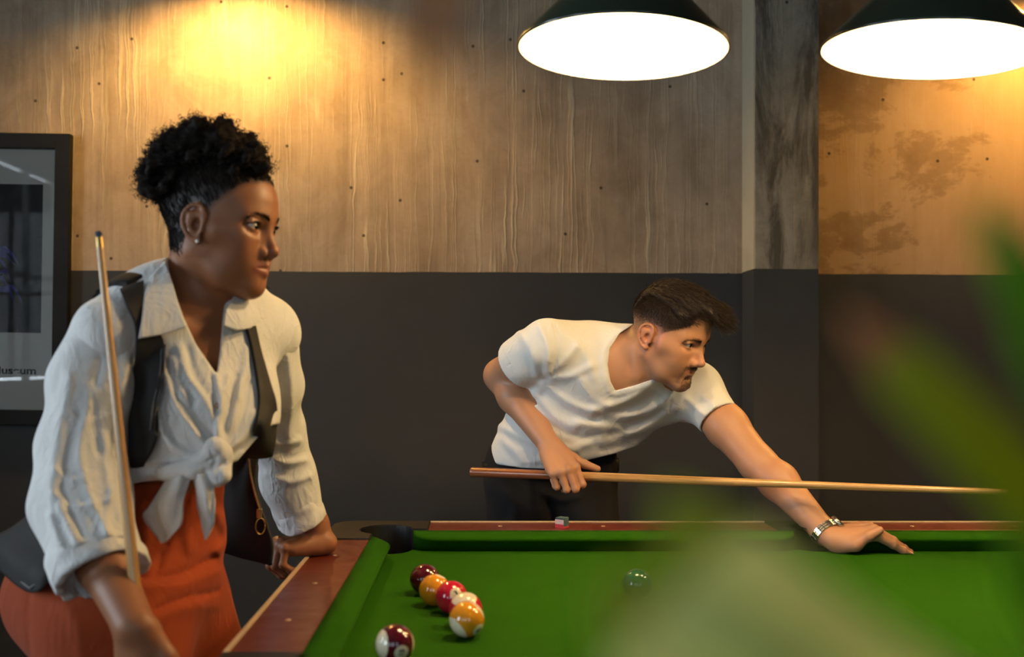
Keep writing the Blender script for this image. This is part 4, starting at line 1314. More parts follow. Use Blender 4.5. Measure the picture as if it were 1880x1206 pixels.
link('hair_strands', strand_mesh('hair_strands', ST, 0.00045, 0.00015), M_DARKHAIR, hair)
# clipped sides
x, ya, z = L[:, 0], np.abs(L[:, 1]), L[:, 2]
hl = 0.026 + 0.055 * sstep(0.0, 0.055, z)
m = (x < hl) & (z > 0.0 - 0.4 * np.clip(-x - 0.03, 0, 1)) & (z < 0.10) & (ya > 0.02) & (np.linalg.norm(L, axis=1) < 0.15) & ~((ya > 0.062) & (np.abs(x + 0.002) < 0.028) & (np.abs(z + 0.012) < 0.036))
ids = np.where(m)[0]
pr_ = sstep(-0.01, 0.05, z[ids]) + 0.15
ids = np.concatenate([ids[rng.rand(len(ids)) < pr_ * 0.9] for _ in range(2)])
S0 = v[ids] + rng.normal(0, 0.0008, (len(ids), 3)); nn = vn[ids]
dd = nn * 0.5 + fw[None] * 0.35 - upv[None] * 0.25 + rng.normal(0, 0.12, (len(ids), 3))
dd /= np.linalg.norm(dd, axis=1)[:, None]
ll_ = (0.0018 + 0.0055 * sstep(0.0, 0.055, z[ids]))[:, None, None]
ST = S0[:, None, :] - nn[:, None, :] * 0.0004 + dd[:, None, :] * np.linspace(0, 1, 3)[None, :, None] * ll_
link('clipped_hair', strand_mesh('clipped_hair', ST, 0.00022, 0.0001), M_DARKHAIR, hair)
def brow(F, gskin, parent, mat, pts, n, ln, r, seed, wid=0.0035, name='eyebrow'):
    for s in (1, -1):
        rr = np.random.RandomState(seed + s)
        q = spline([(p_[0], s * p_[1], p_[2]) for p_ in pts], n)
        q = q + rr.normal(0, 1, (n, 3)) * [0, 0, wid * 0.5]
        # settle on the skin along local x
        xs = np.linspace(0.03, 0.12, 200)
        W = F.w(np.stack([np.broadcast_to(xs, (n, 200)), np.repeat(q[:, 1:2], 200, 1), np.repeat(q[:, 2:3], 200, 1)], -1))
        dv = gskin.sample(W); k = 199 - (dv[:, ::-1] < 0).argmax(1)
        q[:, 0] = xs[k]
        d = np.gradient(spline([(p_[0], s * p_[1], p_[2]) for p_ in pts], n), axis=0); d /= np.linalg.norm(d, axis=1)[:, None]
        d = d + [0.25, 0, 0.35] + rr.normal(0, 0.12, (n, 3)); d /= np.linalg.norm(d, axis=1)[:, None]
        st = F.w(q[:, None, :] + d[:, None, :] * np.linspace(0, 1, 3)[None, :, None] * ln)
        link(name, strand_mesh(name, st, r, r * 0.3), mat, parent)
brow(HF, g, man, M_DARKHAIR, [(0.09, 0.011, 0.0115), (0.088, 0.024, 0.0140), (0.078, 0.038, 0.0140), (0.065, 0.049, 0.0100)], 480, 0.007, 0.00026, 3, 0.0055)
lashes(HF, QM, man, M_DARKHAIR, 0.0042, 0.0004)
# moustache and chin stubble
mk = (np.abs(z + 0.0565) < 0.006) & (ya < 0.027) & (x > 0.078) | (np.abs(z + 0.097) < 0.012) & (ya < 0.022) & (x > 0.062)
ids = np.where(mk & (np.linalg.norm(L, axis=1) < 0.15))[0]
ids = rng.choice(ids, min(len(ids), 420), False)
dd = vn[ids] * 0.6 - upv[None] * 0.7 + rng.normal(0, 0.15, (len(ids), 3)); dd /= np.linalg.norm(dd, axis=1)[:, None]
ST = v[ids][:, None, :] + dd[:, None, :] * np.linspace(0, 1, 3)[None, :, None] * 0.0030
link('stubble', strand_mesh('stubble', ST, 0.00028, 0.0001), M_DARKHAIR, man)

# T-shirt
gs = Grid((-0.03, 2.18, 0.84), (0.66, 2.72, 1.30), 0.003)
man_torso(gs, 0.004)
man_neck(gs, 0.004, 0.04)
RH, LH = P(955, 668, 2.425), P(1319, 769, 2.345)
gs.add(seg(RS, RH + 0.1 * (RH - RS), 0.062, 0.069), 0.012)
gs.add(seg(LS, LH + 0.1 * (LH - LS), 0.060, 0.052), 0.03)
TF = [([(1012, 684), (1035, 664), (1062, 632)], .005, 8), ([(1016, 694), (1050, 690), (1085, 672)], .005, 8), ([(998, 706), (1040, 738), (1100, 760), (1165, 762)], .006, 9),
      ([(980, 722), (1015, 765), (1075, 790), (1140, 786)], .006, 9), ([(1232, 728), (1185, 758), (1115, 778), (1060, 776)], .006, 8), ([(1236, 746), (1175, 788), (1105, 812)], .005, 8),
      ([(1190, 712), (1145, 738), (1090, 752)], .005, 8), ([(915, 780), (950, 800), (1000, 818)], .005, 9), ([(906, 755), (918, 800), (955, 842)], .005, 9), ([(940, 735), (965, 780), (1010, 808)], .005, 9),
      ([(948, 604), (972, 640), (985, 688)], .004, 8), ([(990, 598), (1008, 640), (1004, 682)], .005, 7), ([(1292, 728), (1312, 746), (1303, 778)], .004, 6), ([(1262, 732), (1288, 758)], .004, 6),
      ([(1030, 825), (1070, 818), (1110, 800)], .005, 8), ([(960, 850), (1010, 842), (1060, 828)], .004, 7), ([(1040, 615), (1075, 650), (1090, 690)], .003, 9), ([(1068, 700), (1085, 730), (1120, 745)], .003, 8)]
for p_, a_, w_ in TF: gs.fold(p_, a_, w_, 2.15, 2.56)
for p_, a_, w_ in TF[2:10]: gs.fold([(q[0] + 4, q[1] + 15) for q in p_], -a_ * 0.8, w_, 2.15, 2.56)
gs.fold([(1018, 596), (1024, 630), (1016, 690)], -0.003, 3, 2.15, 2.5)
gs.fold([(1240, 690), (1232, 720), (1230, 756)], -0.003, 2.6, 2.15, 2.5)
gs.wrinkle(0.0012, 60, 4)
for c_, ax, r_ in ((RH, RH - RS, 0.067), (LH, LH - LS, 0.0515)):
    ax = ax / np.linalg.norm(ax)
    gs.cut(cyl(c_, c_ + ax * 0.09, 0.11))
    gs.cut(cyl(c_ - ax * 0.035, c_ + ax * 0.02, r_ - 0.0045))
gs.pixcut([(860, 838), (904, 851), (958, 859), (1002, 861), (1060, 849), (1128, 833), (1180, 815), (1180, 1000), (860, 1000)], 2.19, 2.80)
VN = [(1163, 596), (1138, 612), (1120, 640), (1116, 670), (1121, 700), (1130, 717), (1166, 707), (1215, 690), (1262, 668), (1300, 560), (1200, 540)]
gs.fold([(1150, 600), (1126, 616), (1111, 642), (1108, 674), (1114, 706), (1128, 725), (1168, 714), (1225, 694)], 0.0022, 4.5, 2.15, 2.5)
gs.pixcut(VN, 2.19, 2.43, 0.002)
sv, sf = gs.mesh(1)
link('t_shirt', mesh_np('t_shirt', sv, sf), M_TEE, man)

# trousers, belt, shoes
gt = Grid((-0.03, 2.36, 0.06), (0.50, 2.80, 0.96), 0.005)
gt.add(seg(P(958, 850, 2.57), P(1064, 842, 2.565), 0.097, 0.098), 0.0)
for a_, b_, c_ in ((P(960, 900, 2.57), (0.10, 2.56, 0.48), (0.085, 2.62, 0.09)), (P(1064, 900, 2.58), (0.325, 2.55, 0.48), (0.335, 2.64, 0.09))):
    gt.add(chain([a_, np.array(b_), np.array(c_)], [0.100, 0.070, 0.062]), 0.045)
gt.fold([(1000, 905), (1030, 918), (1062, 912)], 0.006, 7, 2.3, 2.6); gt.fold([(1008, 925), (1012, 955)], -0.010, 7, 2.3, 2.6); gt.fold([(930, 905), (945, 935), (940, 960)], 0.005, 8, 2.3, 2.6)
gt.keep(lambda x, y, z: z - 0.945 + 0 * x + 0 * y)
v_, f_ = gt.mesh(2); link('trousers', mesh_np('trousers', v_, f_), M_JEANS, man)
bl = [P(px_, py_, 0) for px_, py_ in ()]
a = np.linspace(0, 2 * PI, 40, endpoint=True)
ctr = P(1011, 848, 2.57)
belt = np.stack([ctr[0] + 0.180 * np.cos(a), 2.573 + 0.108 * np.sin(a), ctr[2] - 0.012 + 0.02 * np.cos(a) * 0.3], 1)
rows = [[tuple(q + [0, 0, 0.016]) for q in belt], [tuple(q - [0, 0, 0.016]) for q in belt]]
sheet('belt', M_BLACK, man, rows, 60, 3, 0.004)
shoe(man, 0.085, 2.56, -1.75); shoe(man, 0.34, 2.58, -1.35)

# wristwatch
wt = empty('wristwatch', tuple(LW), 'steel bracelet wristwatch on the wrist resting on the cloth', 'watch')
M_STEEL = plain('brushed_steel', (0.62, 0.58, 0.50), 0.22, 1.0, vary=0.15, vscale=200)
ax = WL - LE; ax /= np.linalg.norm(ax)
wc = LW + ax * 0.004
FWt = Frame(wc, ax, (0, 0, 1))
for i in range(20):
    t = 2 * PI * i / 20
    if 2 <= i <= 4: continue
    c_ = (0, 0.0325 * math.cos(t), 0.0325 * math.sin(t))
    for wx in (-0.0055, 0.0, 0.0055):
        bm = bmesh.new(); bx(bm, -0.0026, 0.0026, -0.0046, 0.0046, -0.0016, 0.0016, 0.0007, 1)
        MM = Matrix.Translation((0, c_[1], c_[2])) @ Matrix.Rotation(t - PI / 2, 4, 'X') @ Matrix.Translation((wx, 0, 0))
        bmesh.ops.transform(bm, matrix=MM, verts=bm.verts)
        for q in bm.verts: q.co = Vector(FWt.w(q.co))
        link('bracelet_link', bm_mesh('bracelet_link', bm), M_STEEL, wt)
t = 2 * PI * 3 / 20
MM = Matrix.Translation((0, 0.034 * math.cos(t), 0.034 * math.sin(t))) @ Matrix.Rotation(t - PI / 2, 4, 'X')
w4 = Matrix(np.vstack([np.hstack([FWt.R, FWt.o[:, None]]), [0, 0, 0, 1]]).tolist()) @ MM
lathe('watch_case', [(0.0, -0.003), (0.018, -0.003), (0.0195, 0.0), (0.0185, 0.005), (0.0165, 0.006), (0.016, 0.005), (0.0, 0.005)], M_STEEL, wt, 32, w4)
lathe('watch_dial', [(0.0, 0.0052), (0.0158, 0.0052)], M_BLACK, wt, 32, w4)

# ------------------------------------------------------------------ cues
def wood_mat(name, ca, cb, dirv):
    m = Mat(name)
    d = Vector(dirv).normalized(); rot = d.to_track_quat('X', 'Z').to_euler()
    vec = m.n('ShaderNodeMapping', {'Vector': m.co(), 'Rotation': tuple(Matrix(rot.to_matrix()).transposed().to_euler()), 'Scale': (1, 1, 1)}).outputs[0]
    g1 = m.noise(1.0, 5, 0.65, m.scaled((5, 160, 160), src=vec), 0.6)
    m.set(color=m.mix(m.ramp(g1, [(0.35, 0), (0.7, 1)]), ca, cb), rough=0.28, coat=0.35, coatr=0.12)
    return m.m
def cue(base, tip, rb, rt, label, split=0.30, woods=None):
    base = np.array(base, float); tip = np.array(tip, float)
    r = empty('cue_stick', tuple(base), label, 'cue')
    d = tip - base; L_ = np.linalg.norm(d); d /= L_
    M_B, M_S = woods or (wood_mat('dark_butt_wood', (0.16, 0.045, 0.015), (0.30, 0.10, 0.035), d), wood_mat('ash_shaft_wood', (0.62, 0.36, 0.13), (0.30, 0.14, 0.04), d))
    FR = Frame(base, d, (0.1, 0.2, 1) if abs(d[2]) < 0.8 else (0, 1, 0))
    w = Matrix(np.vstack([np.hstack([FR.R, FR.o[:, None]]), [0, 0, 0, 1]]).tolist()) @ Matrix.Rotation(PI / 2, 4, 'Y')
    rad = lambda t: rb + (rt - rb) * (t / L_)
    def piece(nm, t0, t1, mat, n=14, cap0=False, cap1=False, k=1.0):
        pf = [(rad(t) * k, t) for t in np.linspace(t0, t1, n)]
        if cap0: pf = [(0.0, t0), (rad(t0) * k * 0.85, t0), (rad(t0) * k, t0 + 0.003)] + pf[1:]
        if cap1: pf = pf + [(0.0, t1 + (0.002 if t1 == L_ else 0))]
        lathe(nm, pf, mat, r, 28, w)
    piece('butt_cap', 0, 0.012, M_B, 3, True)
    piece('butt', 0.012, L_ * split, M_B)
    piece('shaft', L_ * split, L_ - 0.022, M_S, 30)
    piece('ferrule', L_ - 0.022, L_ - 0.008, M_BRASS, 3)
    piece('cue_tip', L_ - 0.008, L_, plain('blue_leather_tip', (0.03, 0.05, 0.10), 0.9), 3, False, True)
    return r
def cuepos(px, py):
    Y = 2.435 / (1 + 0.485 * (px - PX0) / FPX)
    return P(px, py, Y)
cb_ = cuepos(865, 866.5); ce_ = cuepos(1880, 905)
dc = (ce_ - cb_) / np.linalg.norm(ce_ - cb_)
cue(cb_, cb_ + dc * 1.46, 0.0125, 0.0046, 'wooden cue with reddish butt held level by the person in white T-shirt', 0.19)
# ------------------------------------------------------------------ woman leaning on the left rail
woman = empty('person', (-0.48, 1.56, 0), 'person in white tied shirt, dark vest and rust trousers leaning on the rail', 'person')
FWD, LFT, UPZ = V3(0.84, -0.54, 0), V3(0.54, 0.84, 0), V3(0, 0, 1)
WF = rel_frame(400, 409, 1.52, 60, 8, 0, 0.925)
QW = dict(cw=0.0745, fw=0.0570, jw=0.047, chx=0.078, chz=-0.100, br=0.0082, nx=0.1085, nt=0.0088, na=0.0145, ul=0.0072, ll=0.0085, lx=0.0965, ex=0.0785, eo=0.0060, ear=0.073, earx=0.010, rec=0.0, mx=0.0085, mw=0.0245, lo=0.0056)
wRS, wLS = P(203, 612, 1.42), P(492, 610, 1.66)
wRE, wRW = P(152, 890, 1.385), P(247, 1150, 1.24)
wLE, wLW = P(509, 800, 1.79), P(576, 962, 1.843)
WST, HIP = P(290, 890, 1.56), P(222, 1072, 1.56)
Rb = np.stack([FWD, LFT, UPZ], 1)
def woman_torso(g, o, k=0.05):
    g.add(seg(P(348, 655, 1.555), WST, 0.132 + o, 0.118 + o, 0.80, FWD), k)
    g.add(seg(wRS, wLS, 0.050 + o, 0.050 + o), k)
    g.add(seg(P(262, 580, 1.48), P(350, 560, 1.55), 0.045 + o, 0.050 + o), k)
    g.add(seg(P(440, 580, 1.63), P(350, 560, 1.55), 0.045 + o, 0.050 + o), k)
    b = P(345, 735, 1.545)
    for s in (-1, 1):
        g.add(ell(b + FWD * 0.062 + LFT * s * 0.056, np.array([0.050, 0.054, 0.060]) + o, Rb), 0.045)
def woman_neck(g, o=0.0):
    g.add(seg(WF.w((-0.022, 0, -0.045)), P(352, 600, 1.555), 0.047 + o, 0.056 + o), 0.03)
    g.add(seg(WF.w((0.000, 0, -0.075)), P(385, 600, 1.54), 0.030 + o, 0.036 + o), 0.03)
g = Grid((-0.66, 1.10, 0.66), (-0.235, 1.96, 1.52), 0.002)
head_prims(g, WF, QW)
woman_neck(g)
woman_torso(g, -0.012)
g.add(seg(P(385, 622, 1.50), P(300, 590, 1.44), 0.009, 0.009), 0.02)
g.add(seg(P(392, 622, 1.52), P(450, 592, 1.58), 0.009, 0.009), 0.02)
g.add(seg(WF.w((-0.02, -0.046, -0.05)), P(386, 618, 1.50), 0.009, 0.008), 0.016)
g.add(chain([wRS, P(172, 700, 1.425), P(152, 820, 1.405), P(150, 905, 1.385)], [0.044, 0.040, 0.037, 0.035]), 0.02)
g.add(chain([P(150, 905, 1.385), P(192, 1035, 1.325), wRW], [0.035, 0.034, 0.0255]), 0.02)
g.add(chain([wLS, wLE], [0.042, 0.035]), 0.02)
WH = P(591, 993, 1.845)
g.add(chain([wLE, wLE + 0.35 * (wLW - wLE), wLW, WH], [0.035, 0.035, 0.0255, 0.0225]), 0.018)
HWL = Frame(WH, (-0.93, -0.36, -0.02), (-0.05, 0.05, 1))
nails_w = hand_prims(g, HWL, [(72, 62, 30), (74, 62, 30), (76, 62, 32), (78, 62, 32)], (0.06, 0.02, -0.03, -0.08),
                     [(0.010, 0.018, -0.010), (0.036, 0.040, -0.012), (0.058, 0.056, -0.016), (0.078, 0.064, -0.022)], -1, 0.93)
g.add(seg(WH + [0.012, -0.006, -0.004], WH + [-0.02, -0.012, -0.006], 0.018, 0.017), 0.012)
HWR = Frame(wRW, (0.02, 0.05, -1.0), (-0.42, -0.90, -0.05))
nails_w += hand_prims(g, HWR, [(48, 80, 45), (48, 80, 45), (48, 80, 45), (50, 80, 45)], (0.02, 0.0, -0.02, -0.05),
                      [(0.012, 0.018, -0.010), (0.042, 0.040, -0.016), (0.066, 0.052, -0.030), (0.086, 0.050, -0.046)], 1, 0.93)
g.keep(lambda x, y, z: np.where((y > 1.7) & (x > -0.315), TZ + 0.0005 - z, -1.0))
v, f = g.mesh(1)
L = WF.l(v); vn = normals_of(v, f)
def woman_skin_colors(v, L):
    base = np.tile(np.array([0.265, 0.108, 0.050]), (len(v), 1))
    inhead = (L[:, 2] > -0.125) & (np.linalg.norm(L, axis=1) < 0.165)
    x, y, z = L[:, 0], np.abs(L[:, 1]), L[:, 2]
    h = lambda m: m * inhead
    c = base
    lip = np.exp(-(((z + 0.0678) / 0.0135) ** 4)) * (y < 0.0275) * sstep(0.078, 0.084, x)
    c = lerp(c, [0.26, 0.080, 0.052], h(0.8 * lip))
    ey = np.exp(-(((y - 0.0315) / 0.017) ** 2 + ((z - 0.004) / 0.008) ** 2) * 1.3) * (x > 0.06)
    c = lerp(c, [0.075, 0.030, 0.016], h(0.6 * ey))
    c = lerp(c, [0.28, 0.10, 0.045], h(0.4 * np.exp(-(((y - 0.042) / 0.02) ** 2 + ((z + 0.03) / 0.02) ** 2)) * (x > 0.03)))
    # scalp under the swept back hair
    hl = np.interp(z, [-0.012, 0.0, 0.029, 0.061, 0.080, 0.10], [-0.012, 0.014, 0.036, 0.066, 0.094, 0.12])
    sc = sstep(hl + 0.013, hl - 0.010, x) * sstep(-0.072, -0.045, z - 0.2 * (x + 0.06) * (x > -0.06))
    sc *= 1 - ((y > 0.060) & (((x - 0.006) / 0.024) ** 2 + ((z + 0.012) / 0.036) ** 2 < 1))
    sc *= 1 - sstep(-0.025, -0.010, x) * (z < 0.0)
    c = lerp(c, [0.010, 0.007, 0.006], h(0.97 * sc))
    return c
M_SKINW = skin_material('woman_skin', 0.47, 0.05, 0.32)
link('body', mesh_np('body', v, f, True, woman_skin_colors(v, L)), M_SKINW, woman)
eyes(WF, QW, woman, (0.012, 0.006, 0.004), (1, 0.05, -0.12))
nail_set(nails_w, woman, plain('brown_nail', (0.30, 0.14, 0.09), 0.3, vary=0.05))
M_BLACKHAIR = Mat('black_coily_hair').set(color=(0.011, 0.0075, 0.0055), rough=0.8, spec=0.15).m
brow(WF, g, woman, M_BLACKHAIR, [(0.09, 0.011, 0.0125), (0.088, 0.024, 0.0175), (0.078, 0.038, 0.0175), (0.065, 0.049, 0.0110)], 170, 0.006, 0.00042, 13, 0.0034)
lashes(WF, QW, woman, M_BLACKHAIR, 0.0062, 0.0004)
bm = bmesh.new(); bmesh.ops.create_uvsphere(bm, u_segments=16, v_segments=12, radius=0.0032)
ep = WF.w((0.016, -QW['ear'] - 0.0085, -0.0395))
for q in bm.verts: q.co += Vector(ep)
link('earring', bm_mesh('earring', bm, True), plain('pearl', (0.75, 0.70, 0.62), 0.2, vary=0.03, coat=0.5), woman)

# hair: swept-back base and a big coily puff
rng = np.random.RandomState(8)
gp = Grid((-0.60, 1.36, 1.30), (-0.25, 1.74, 1.60), 0.003)
blobs = [(292, 322, 34), (285, 338, 24), (322, 282, 44), (362, 262, 42), (408, 262, 42), (440, 278, 36), (462, 302, 28), (352, 318, 44), (400, 310, 44), (440, 315, 30), (318, 330, 34), (380, 285, 48)]
for bx_, by_, br_ in blobs:
    for kk in range(4):
        Yb = 1.535 + rng.uniform(-0.055, 0.060); r_ = (br_ - 6) * rng.uniform(0.75, 1.0) * 1.53 / FPX
        gp.add(sph(P(bx_ + rng.uniform(-6, 6), by_ + rng.uniform(-5, 5), Yb), r_), 0.012)
for _ in range(260):
    b_ = blobs[rng.randint(len(blobs))]; an = rng.uniform(0, 2 * PI)
    gp.add(sph(P(b_[0] + math.cos(an) * (b_[2] - 6) * 0.82, b_[1] + math.sin(an) * (b_[2] - 6) * 0.82, 1.535 + rng.uniform(-0.075, 0.075)), rng.uniform(0.007, 0.013)), 0.006)
gp.wrinkle(0.003, 260, 3); gp.wrinkle(0.003, 420, 4)
hv, hf = gp.mesh(1); hn = normals_of(hv, hf)
puff = link('hair_puff', mesh_np('hair_puff', hv, hf), M_BLACKHAIR, woman)
sel = rng.choice(len(hv), 2300); ns = 18
tt = np.linspace(0, 1, ns)
ax_ = hn[sel] + rng.normal(0, 0.45, (len(sel), 3)); ax_ /= np.linalg.norm(ax_, axis=1)[:, None]
u_ = np.cross(ax_, rng.normal(size=(len(sel), 3))); u_ /= np.linalg.norm(u_, axis=1)[:, None]; w_ = np.cross(ax_, u_)
ln_ = rng.uniform(0.006, 0.020, len(sel))[:, None, None]; cr = rng.uniform(0.0016, 0.0034, len(sel))[:, None, None]
ph_ = rng.uniform(0, 6.3, len(sel))[:, None] + rng.choice([-1, 1], len(sel))[:, None] * tt[None] * rng.uniform(10, 20, len(sel))[:, None]
ST = hv[sel][:, None, :] - hn[sel][:, None, :] * 0.002 + ax_[:, None, :] * tt[None, :, None] * ln_ + cr * (np.cos(ph_)[..., None] * u_[:, None, :] + np.sin(ph_)[..., None] * w_[:, None, :]) * np.minimum(1, tt * 3)[None, :, None]
link('hair_coils', strand_mesh('hair_coils', ST, 0.0007, 0.0004), M_BLACKHAIR, puff)
# swept-back base: short strands lying toward the puff
x, ya, z = L[:, 0], np.abs(L[:, 1]), L[:, 2]
hl = np.interp(z, [-0.012, 0.0, 0.029, 0.061, 0.080, 0.10], [-0.012, 0.014, 0.036, 0.066, 0.094, 0.12])
m = (x < hl) & (z > -0.060 - 0.2 * np.clip(x + 0.06, 0, 1)) & (np.linalg.norm(L, axis=1) < 0.15) & ~((ya > 0.060) & (((x - 0.006) / 0.024) ** 2 + ((z + 0.012) / 0.036) ** 2 < 1)) & ~((x > -0.018) & (z < 0.0))
ids = rng.choice(np.where(m)[0], 4200)
tgt = WF.w((-0.045, 0, 0.120))
S0 = v[ids]; nn = vn[ids]
dd = tgt[None] - S0; dd -= nn * (dd * nn).sum(1)[:, None]; dd /= np.linalg.norm(dd, axis=1)[:, None]
dd = dd + nn * 0.22 + rng.normal(0, 0.10, dd.shape)
k_ = np.linspace(0, 1, 4)
ST = S0[:, None, :] + dd[:, None, :] * k_[None, :, None] * rng.uniform(0.008, 0.016, len(ids))[:, None, None]
link('swept_hair', strand_mesh('swept_hair', ST, 0.0006, 0.0003), M_BLACKHAIR, puff)

# ---- shirt
M_LINEN = fabric('white_linen', (0.64, 0.64, 0.63), (0.73, 0.72, 0.70), 520, bump=0.0008, big=16, crease=0.0020)
gs = Grid((-0.66, 1.28, 0.90), (-0.24, 1.80, 1.34), 0.003)
woman_torso(gs, 0.006)
gs.add(seg(P(300, 545, 1.50), P(420, 550, 1.58), 0.055, 0.05), 0.03)
gs.add(ell(P(345, 800, 1.545) + FWD * 0.040, (0.10, 0.110, 0.10), Rb), 0.05)
WFD = [([(330, 640), (345, 690), (380, 740), (398, 790)], .006, 9), ([(300, 680), (320, 740), (365, 800), (392, 826)], .006, 9), ([(285, 760), (310, 810), (360, 838)], .006, 9), ([(420, 690), (408, 740), (400, 800)], .006, 7),
       ([(470, 760), (450, 800), (412, 832)], .006, 8), ([(440, 700), (430, 760), (405, 815)], .005, 8), ([(262, 850), (310, 850), (370, 846)], .007, 8), ([(265, 872), (320, 868), (380, 856)], .006, 7), ([(350, 720), (362, 770), (388, 815)], -.004, 7),
       ([(318, 660), (322, 700), (335, 730)], .005, 8), ([(455, 640), (448, 690), (440, 730)], .004, 7)]
for p_, a_, w_ in WFD: gs.fold(p_, a_, w_)
for p_, a_, w_ in WFD[:7]: gs.fold([(q[0] + 14, q[1] + 2) for q in p_], -a_ * 0.7, w_ * 0.8)
gs.fold([(398, 690), (404, 740), (400, 800), (396, 830)], 0.005, 6)                    # placket edge
gs.fold([(388, 690), (394, 740), (391, 800)], -0.003, 3)
gs.wrinkle(0.0012, 70, 9)
VW = [(306, 480), (318, 530), (338, 585), (360, 632), (382, 664), (398, 688), (404, 640), (408, 590), (412, 560), (430, 535), (420, 460), (330, 430)]
gs0 = Grid((0, 0, 0), (0.01, 0.01, 0.01), 0.01); gs0.lo, gs0.h, gs0.n, gs0.d = gs.lo, gs.h, gs.n, gs.d.copy()   # uncut shirt, to lay the collar on
gs.pixcut(VW, 1.29, 1.575, 0.002)
gs.pixcut([(60, 935), (225, 892), (265, 884), (330, 878), (396, 862), (436, 846), (470, 806), (500, 780), (620, 770), (620, 1200), (60, 1200)], 1.29, 1.90)
sv, sf = gs.mesh(1)
shirt = link('shirt', mesh_np('shirt', sv, sf), M_LINEN, woman)
# sleeves
ga = Grid((-0.68, 1.14, 0.80), (-0.45, 1.56, 1.30), 0.003)
rc = [P(200, 615, 1.425), P(172, 700, 1.42), P(150, 820, 1.405), P(150, 920, 1.380), P(180, 1035, 1.33)]
ga.add(chain(rc, [0.054, 0.058, 0.057, 0.063, 0.060]), 0.03)
SF = [([(128, 690), (108, 790), (92, 920), (118, 1010)], .0055, 12), ([(172, 720), (146, 810), (162, 900), (195, 975)], .0055, 9), ([(190, 800), (200, 880), (222, 950)], .004, 9), ([(150, 760), (126, 840), (120, 900), (150, 985)], -.0045, 8),
      ([(186, 660), (170, 740), (182, 830)], -.0045, 8), ([(100, 860), (130, 880), (170, 872)], .003, 6), ([(95, 905), (140, 930), (200, 915)], .0035, 6), ([(130, 760), (165, 775), (205, 760)], .0025, 6), ([(110, 930), (135, 985), (160, 1015)], .007, 9), ([(90, 950), (105, 1000)], .006, 8), ([(215, 590), (235, 640), (225, 720)], .005, 10), ([(205, 900), (195, 960), (205, 1000)], .005, 8)]
for p_, a_, w_ in SF: ga.fold(p_, a_, w_)
ga.wrinkle(0.0014, 70, 2)
ax = rc[4] - rc[3]; ax /= np.linalg.norm(ax)
ga.cut(cyl(rc[4] - ax * 0.004, rc[4] + ax * 0.09, 0.12))
sv, sf = ga.mesh(1); link('sleeve', mesh_np('sleeve', sv, sf), M_LINEN, shirt)
def cuff(c, axis, r, h, seed, fn=None):
    gc = Grid(c - 0.105, c + 0.105, 0.0025)
    axis = axis / np.linalg.norm(axis)
    gc.add(cyl(c - axis * h / 2, c + axis * h / 2, r))
    gc.d -= 0.004
    gc.cut(cyl(c - axis * 0.01, c + axis * h, r - 0.007), 0.002)
    gc.wrinkle(0.003, 75, seed); gc.wrinkle(0.0012, 190, seed + 1)
    v_, f_ = gc.mesh(2); link('cuff', mesh_np('cuff', v_, f_), M_LINEN, shirt)
cuff(P(178, 1028, 1.332), P(205, 1085, 1.30) - P(164, 965, 1.35), 0.057, 0.044, 3)
gl = Grid((-0.48, 1.52, 0.85), (-0.24, 1.98, 1.30), 0.003)
lc = [P(491, 612, 1.665), P(503, 700, 1.72), P(511, 800, 1.79), P(530, 880, 1.815), P(545, 930, 1.825)]
gl.add(chain(lc, [0.053, 0.046, 0.045, 0.047, 0.046]), 0.03)
for p_, a_, w_ in [([(525, 640), (535, 720), (530, 800)], .006, 8), ([(500, 680), (505, 760), (520, 830)], -.005, 8), ([(480, 790), (515, 815), (550, 810)], .006, 7), ([(482, 830), (520, 850), (560, 845)], .006, 7), ([(490, 870), (530, 885), (570, 875)], .005, 7), ([(505, 560), (520, 600), (515, 660)], .005, 8)]: gl.fold(p_, a_, w_)
gl.wrinkle(0.0014, 75, 6)
ax = lc[4] - lc[3]; ax /= np.linalg.norm(ax)
gl.cut(cyl(lc[4] + ax * 0.012, lc[4] + ax * 0.09, 0.12))
sv, sf = gl.mesh(1); link('sleeve', mesh_np('sleeve', sv, sf), M_LINEN, shirt)
cuff(P(546, 936, 1.826), P(562, 968, 1.835) - P(530, 885, 1.815), 0.0435, 0.050, 7)
# collar
def ws(name, rows, off, mat=M_LINEN, parent=shirt, thick=0.0025, nu=20, nv=20, noise=0.0, seed=0, fb=1.55):
    return sheet(name, mat, parent, drape(gs, rows, off, fb), nu, nv, thick, noise, seed)
def collar(rows, off, fb):
    pts = []
    for r, o_ in zip(rows, off):
        pts.append([P(t[0], t[1], gs0.hitY(t[0], t[1], fb)[0] - o_) for t in r])
    return sheet('collar', M_LINEN, shirt, pts, 22, 24, 0.003, 0.0008, 3)
collar([[(303, 480), (286, 498), (272, 514)], [(311, 502), (290, 526), (265, 545)], [(322, 540), (294, 566), (260, 588)], [(332, 572), (300, 594), (257, 606)], [(343, 600), (302, 613), (255, 621)]], [0.006, 0.012, 0.018, 0.021, 0.023], 1.49)
ws('collar', [[(303, 474, 1.495), (322, 478, 1.545), (340, 492, 1.600)], [(306, 486, 1.492), (325, 496, 1.545), (345, 510, 1.600)], [(310, 500, 1.490), (330, 515, 1.545), (350, 530, 1.60)]], 0.0)
collar([[(438, 534), (450, 538), (462, 548)], [(424, 552), (446, 558), (468, 564)], [(414, 572), (444, 580), (476, 586)], [(410, 598), (436, 606), (460, 602)]], [0.004, 0.010, 0.016, 0.018], 1.60)
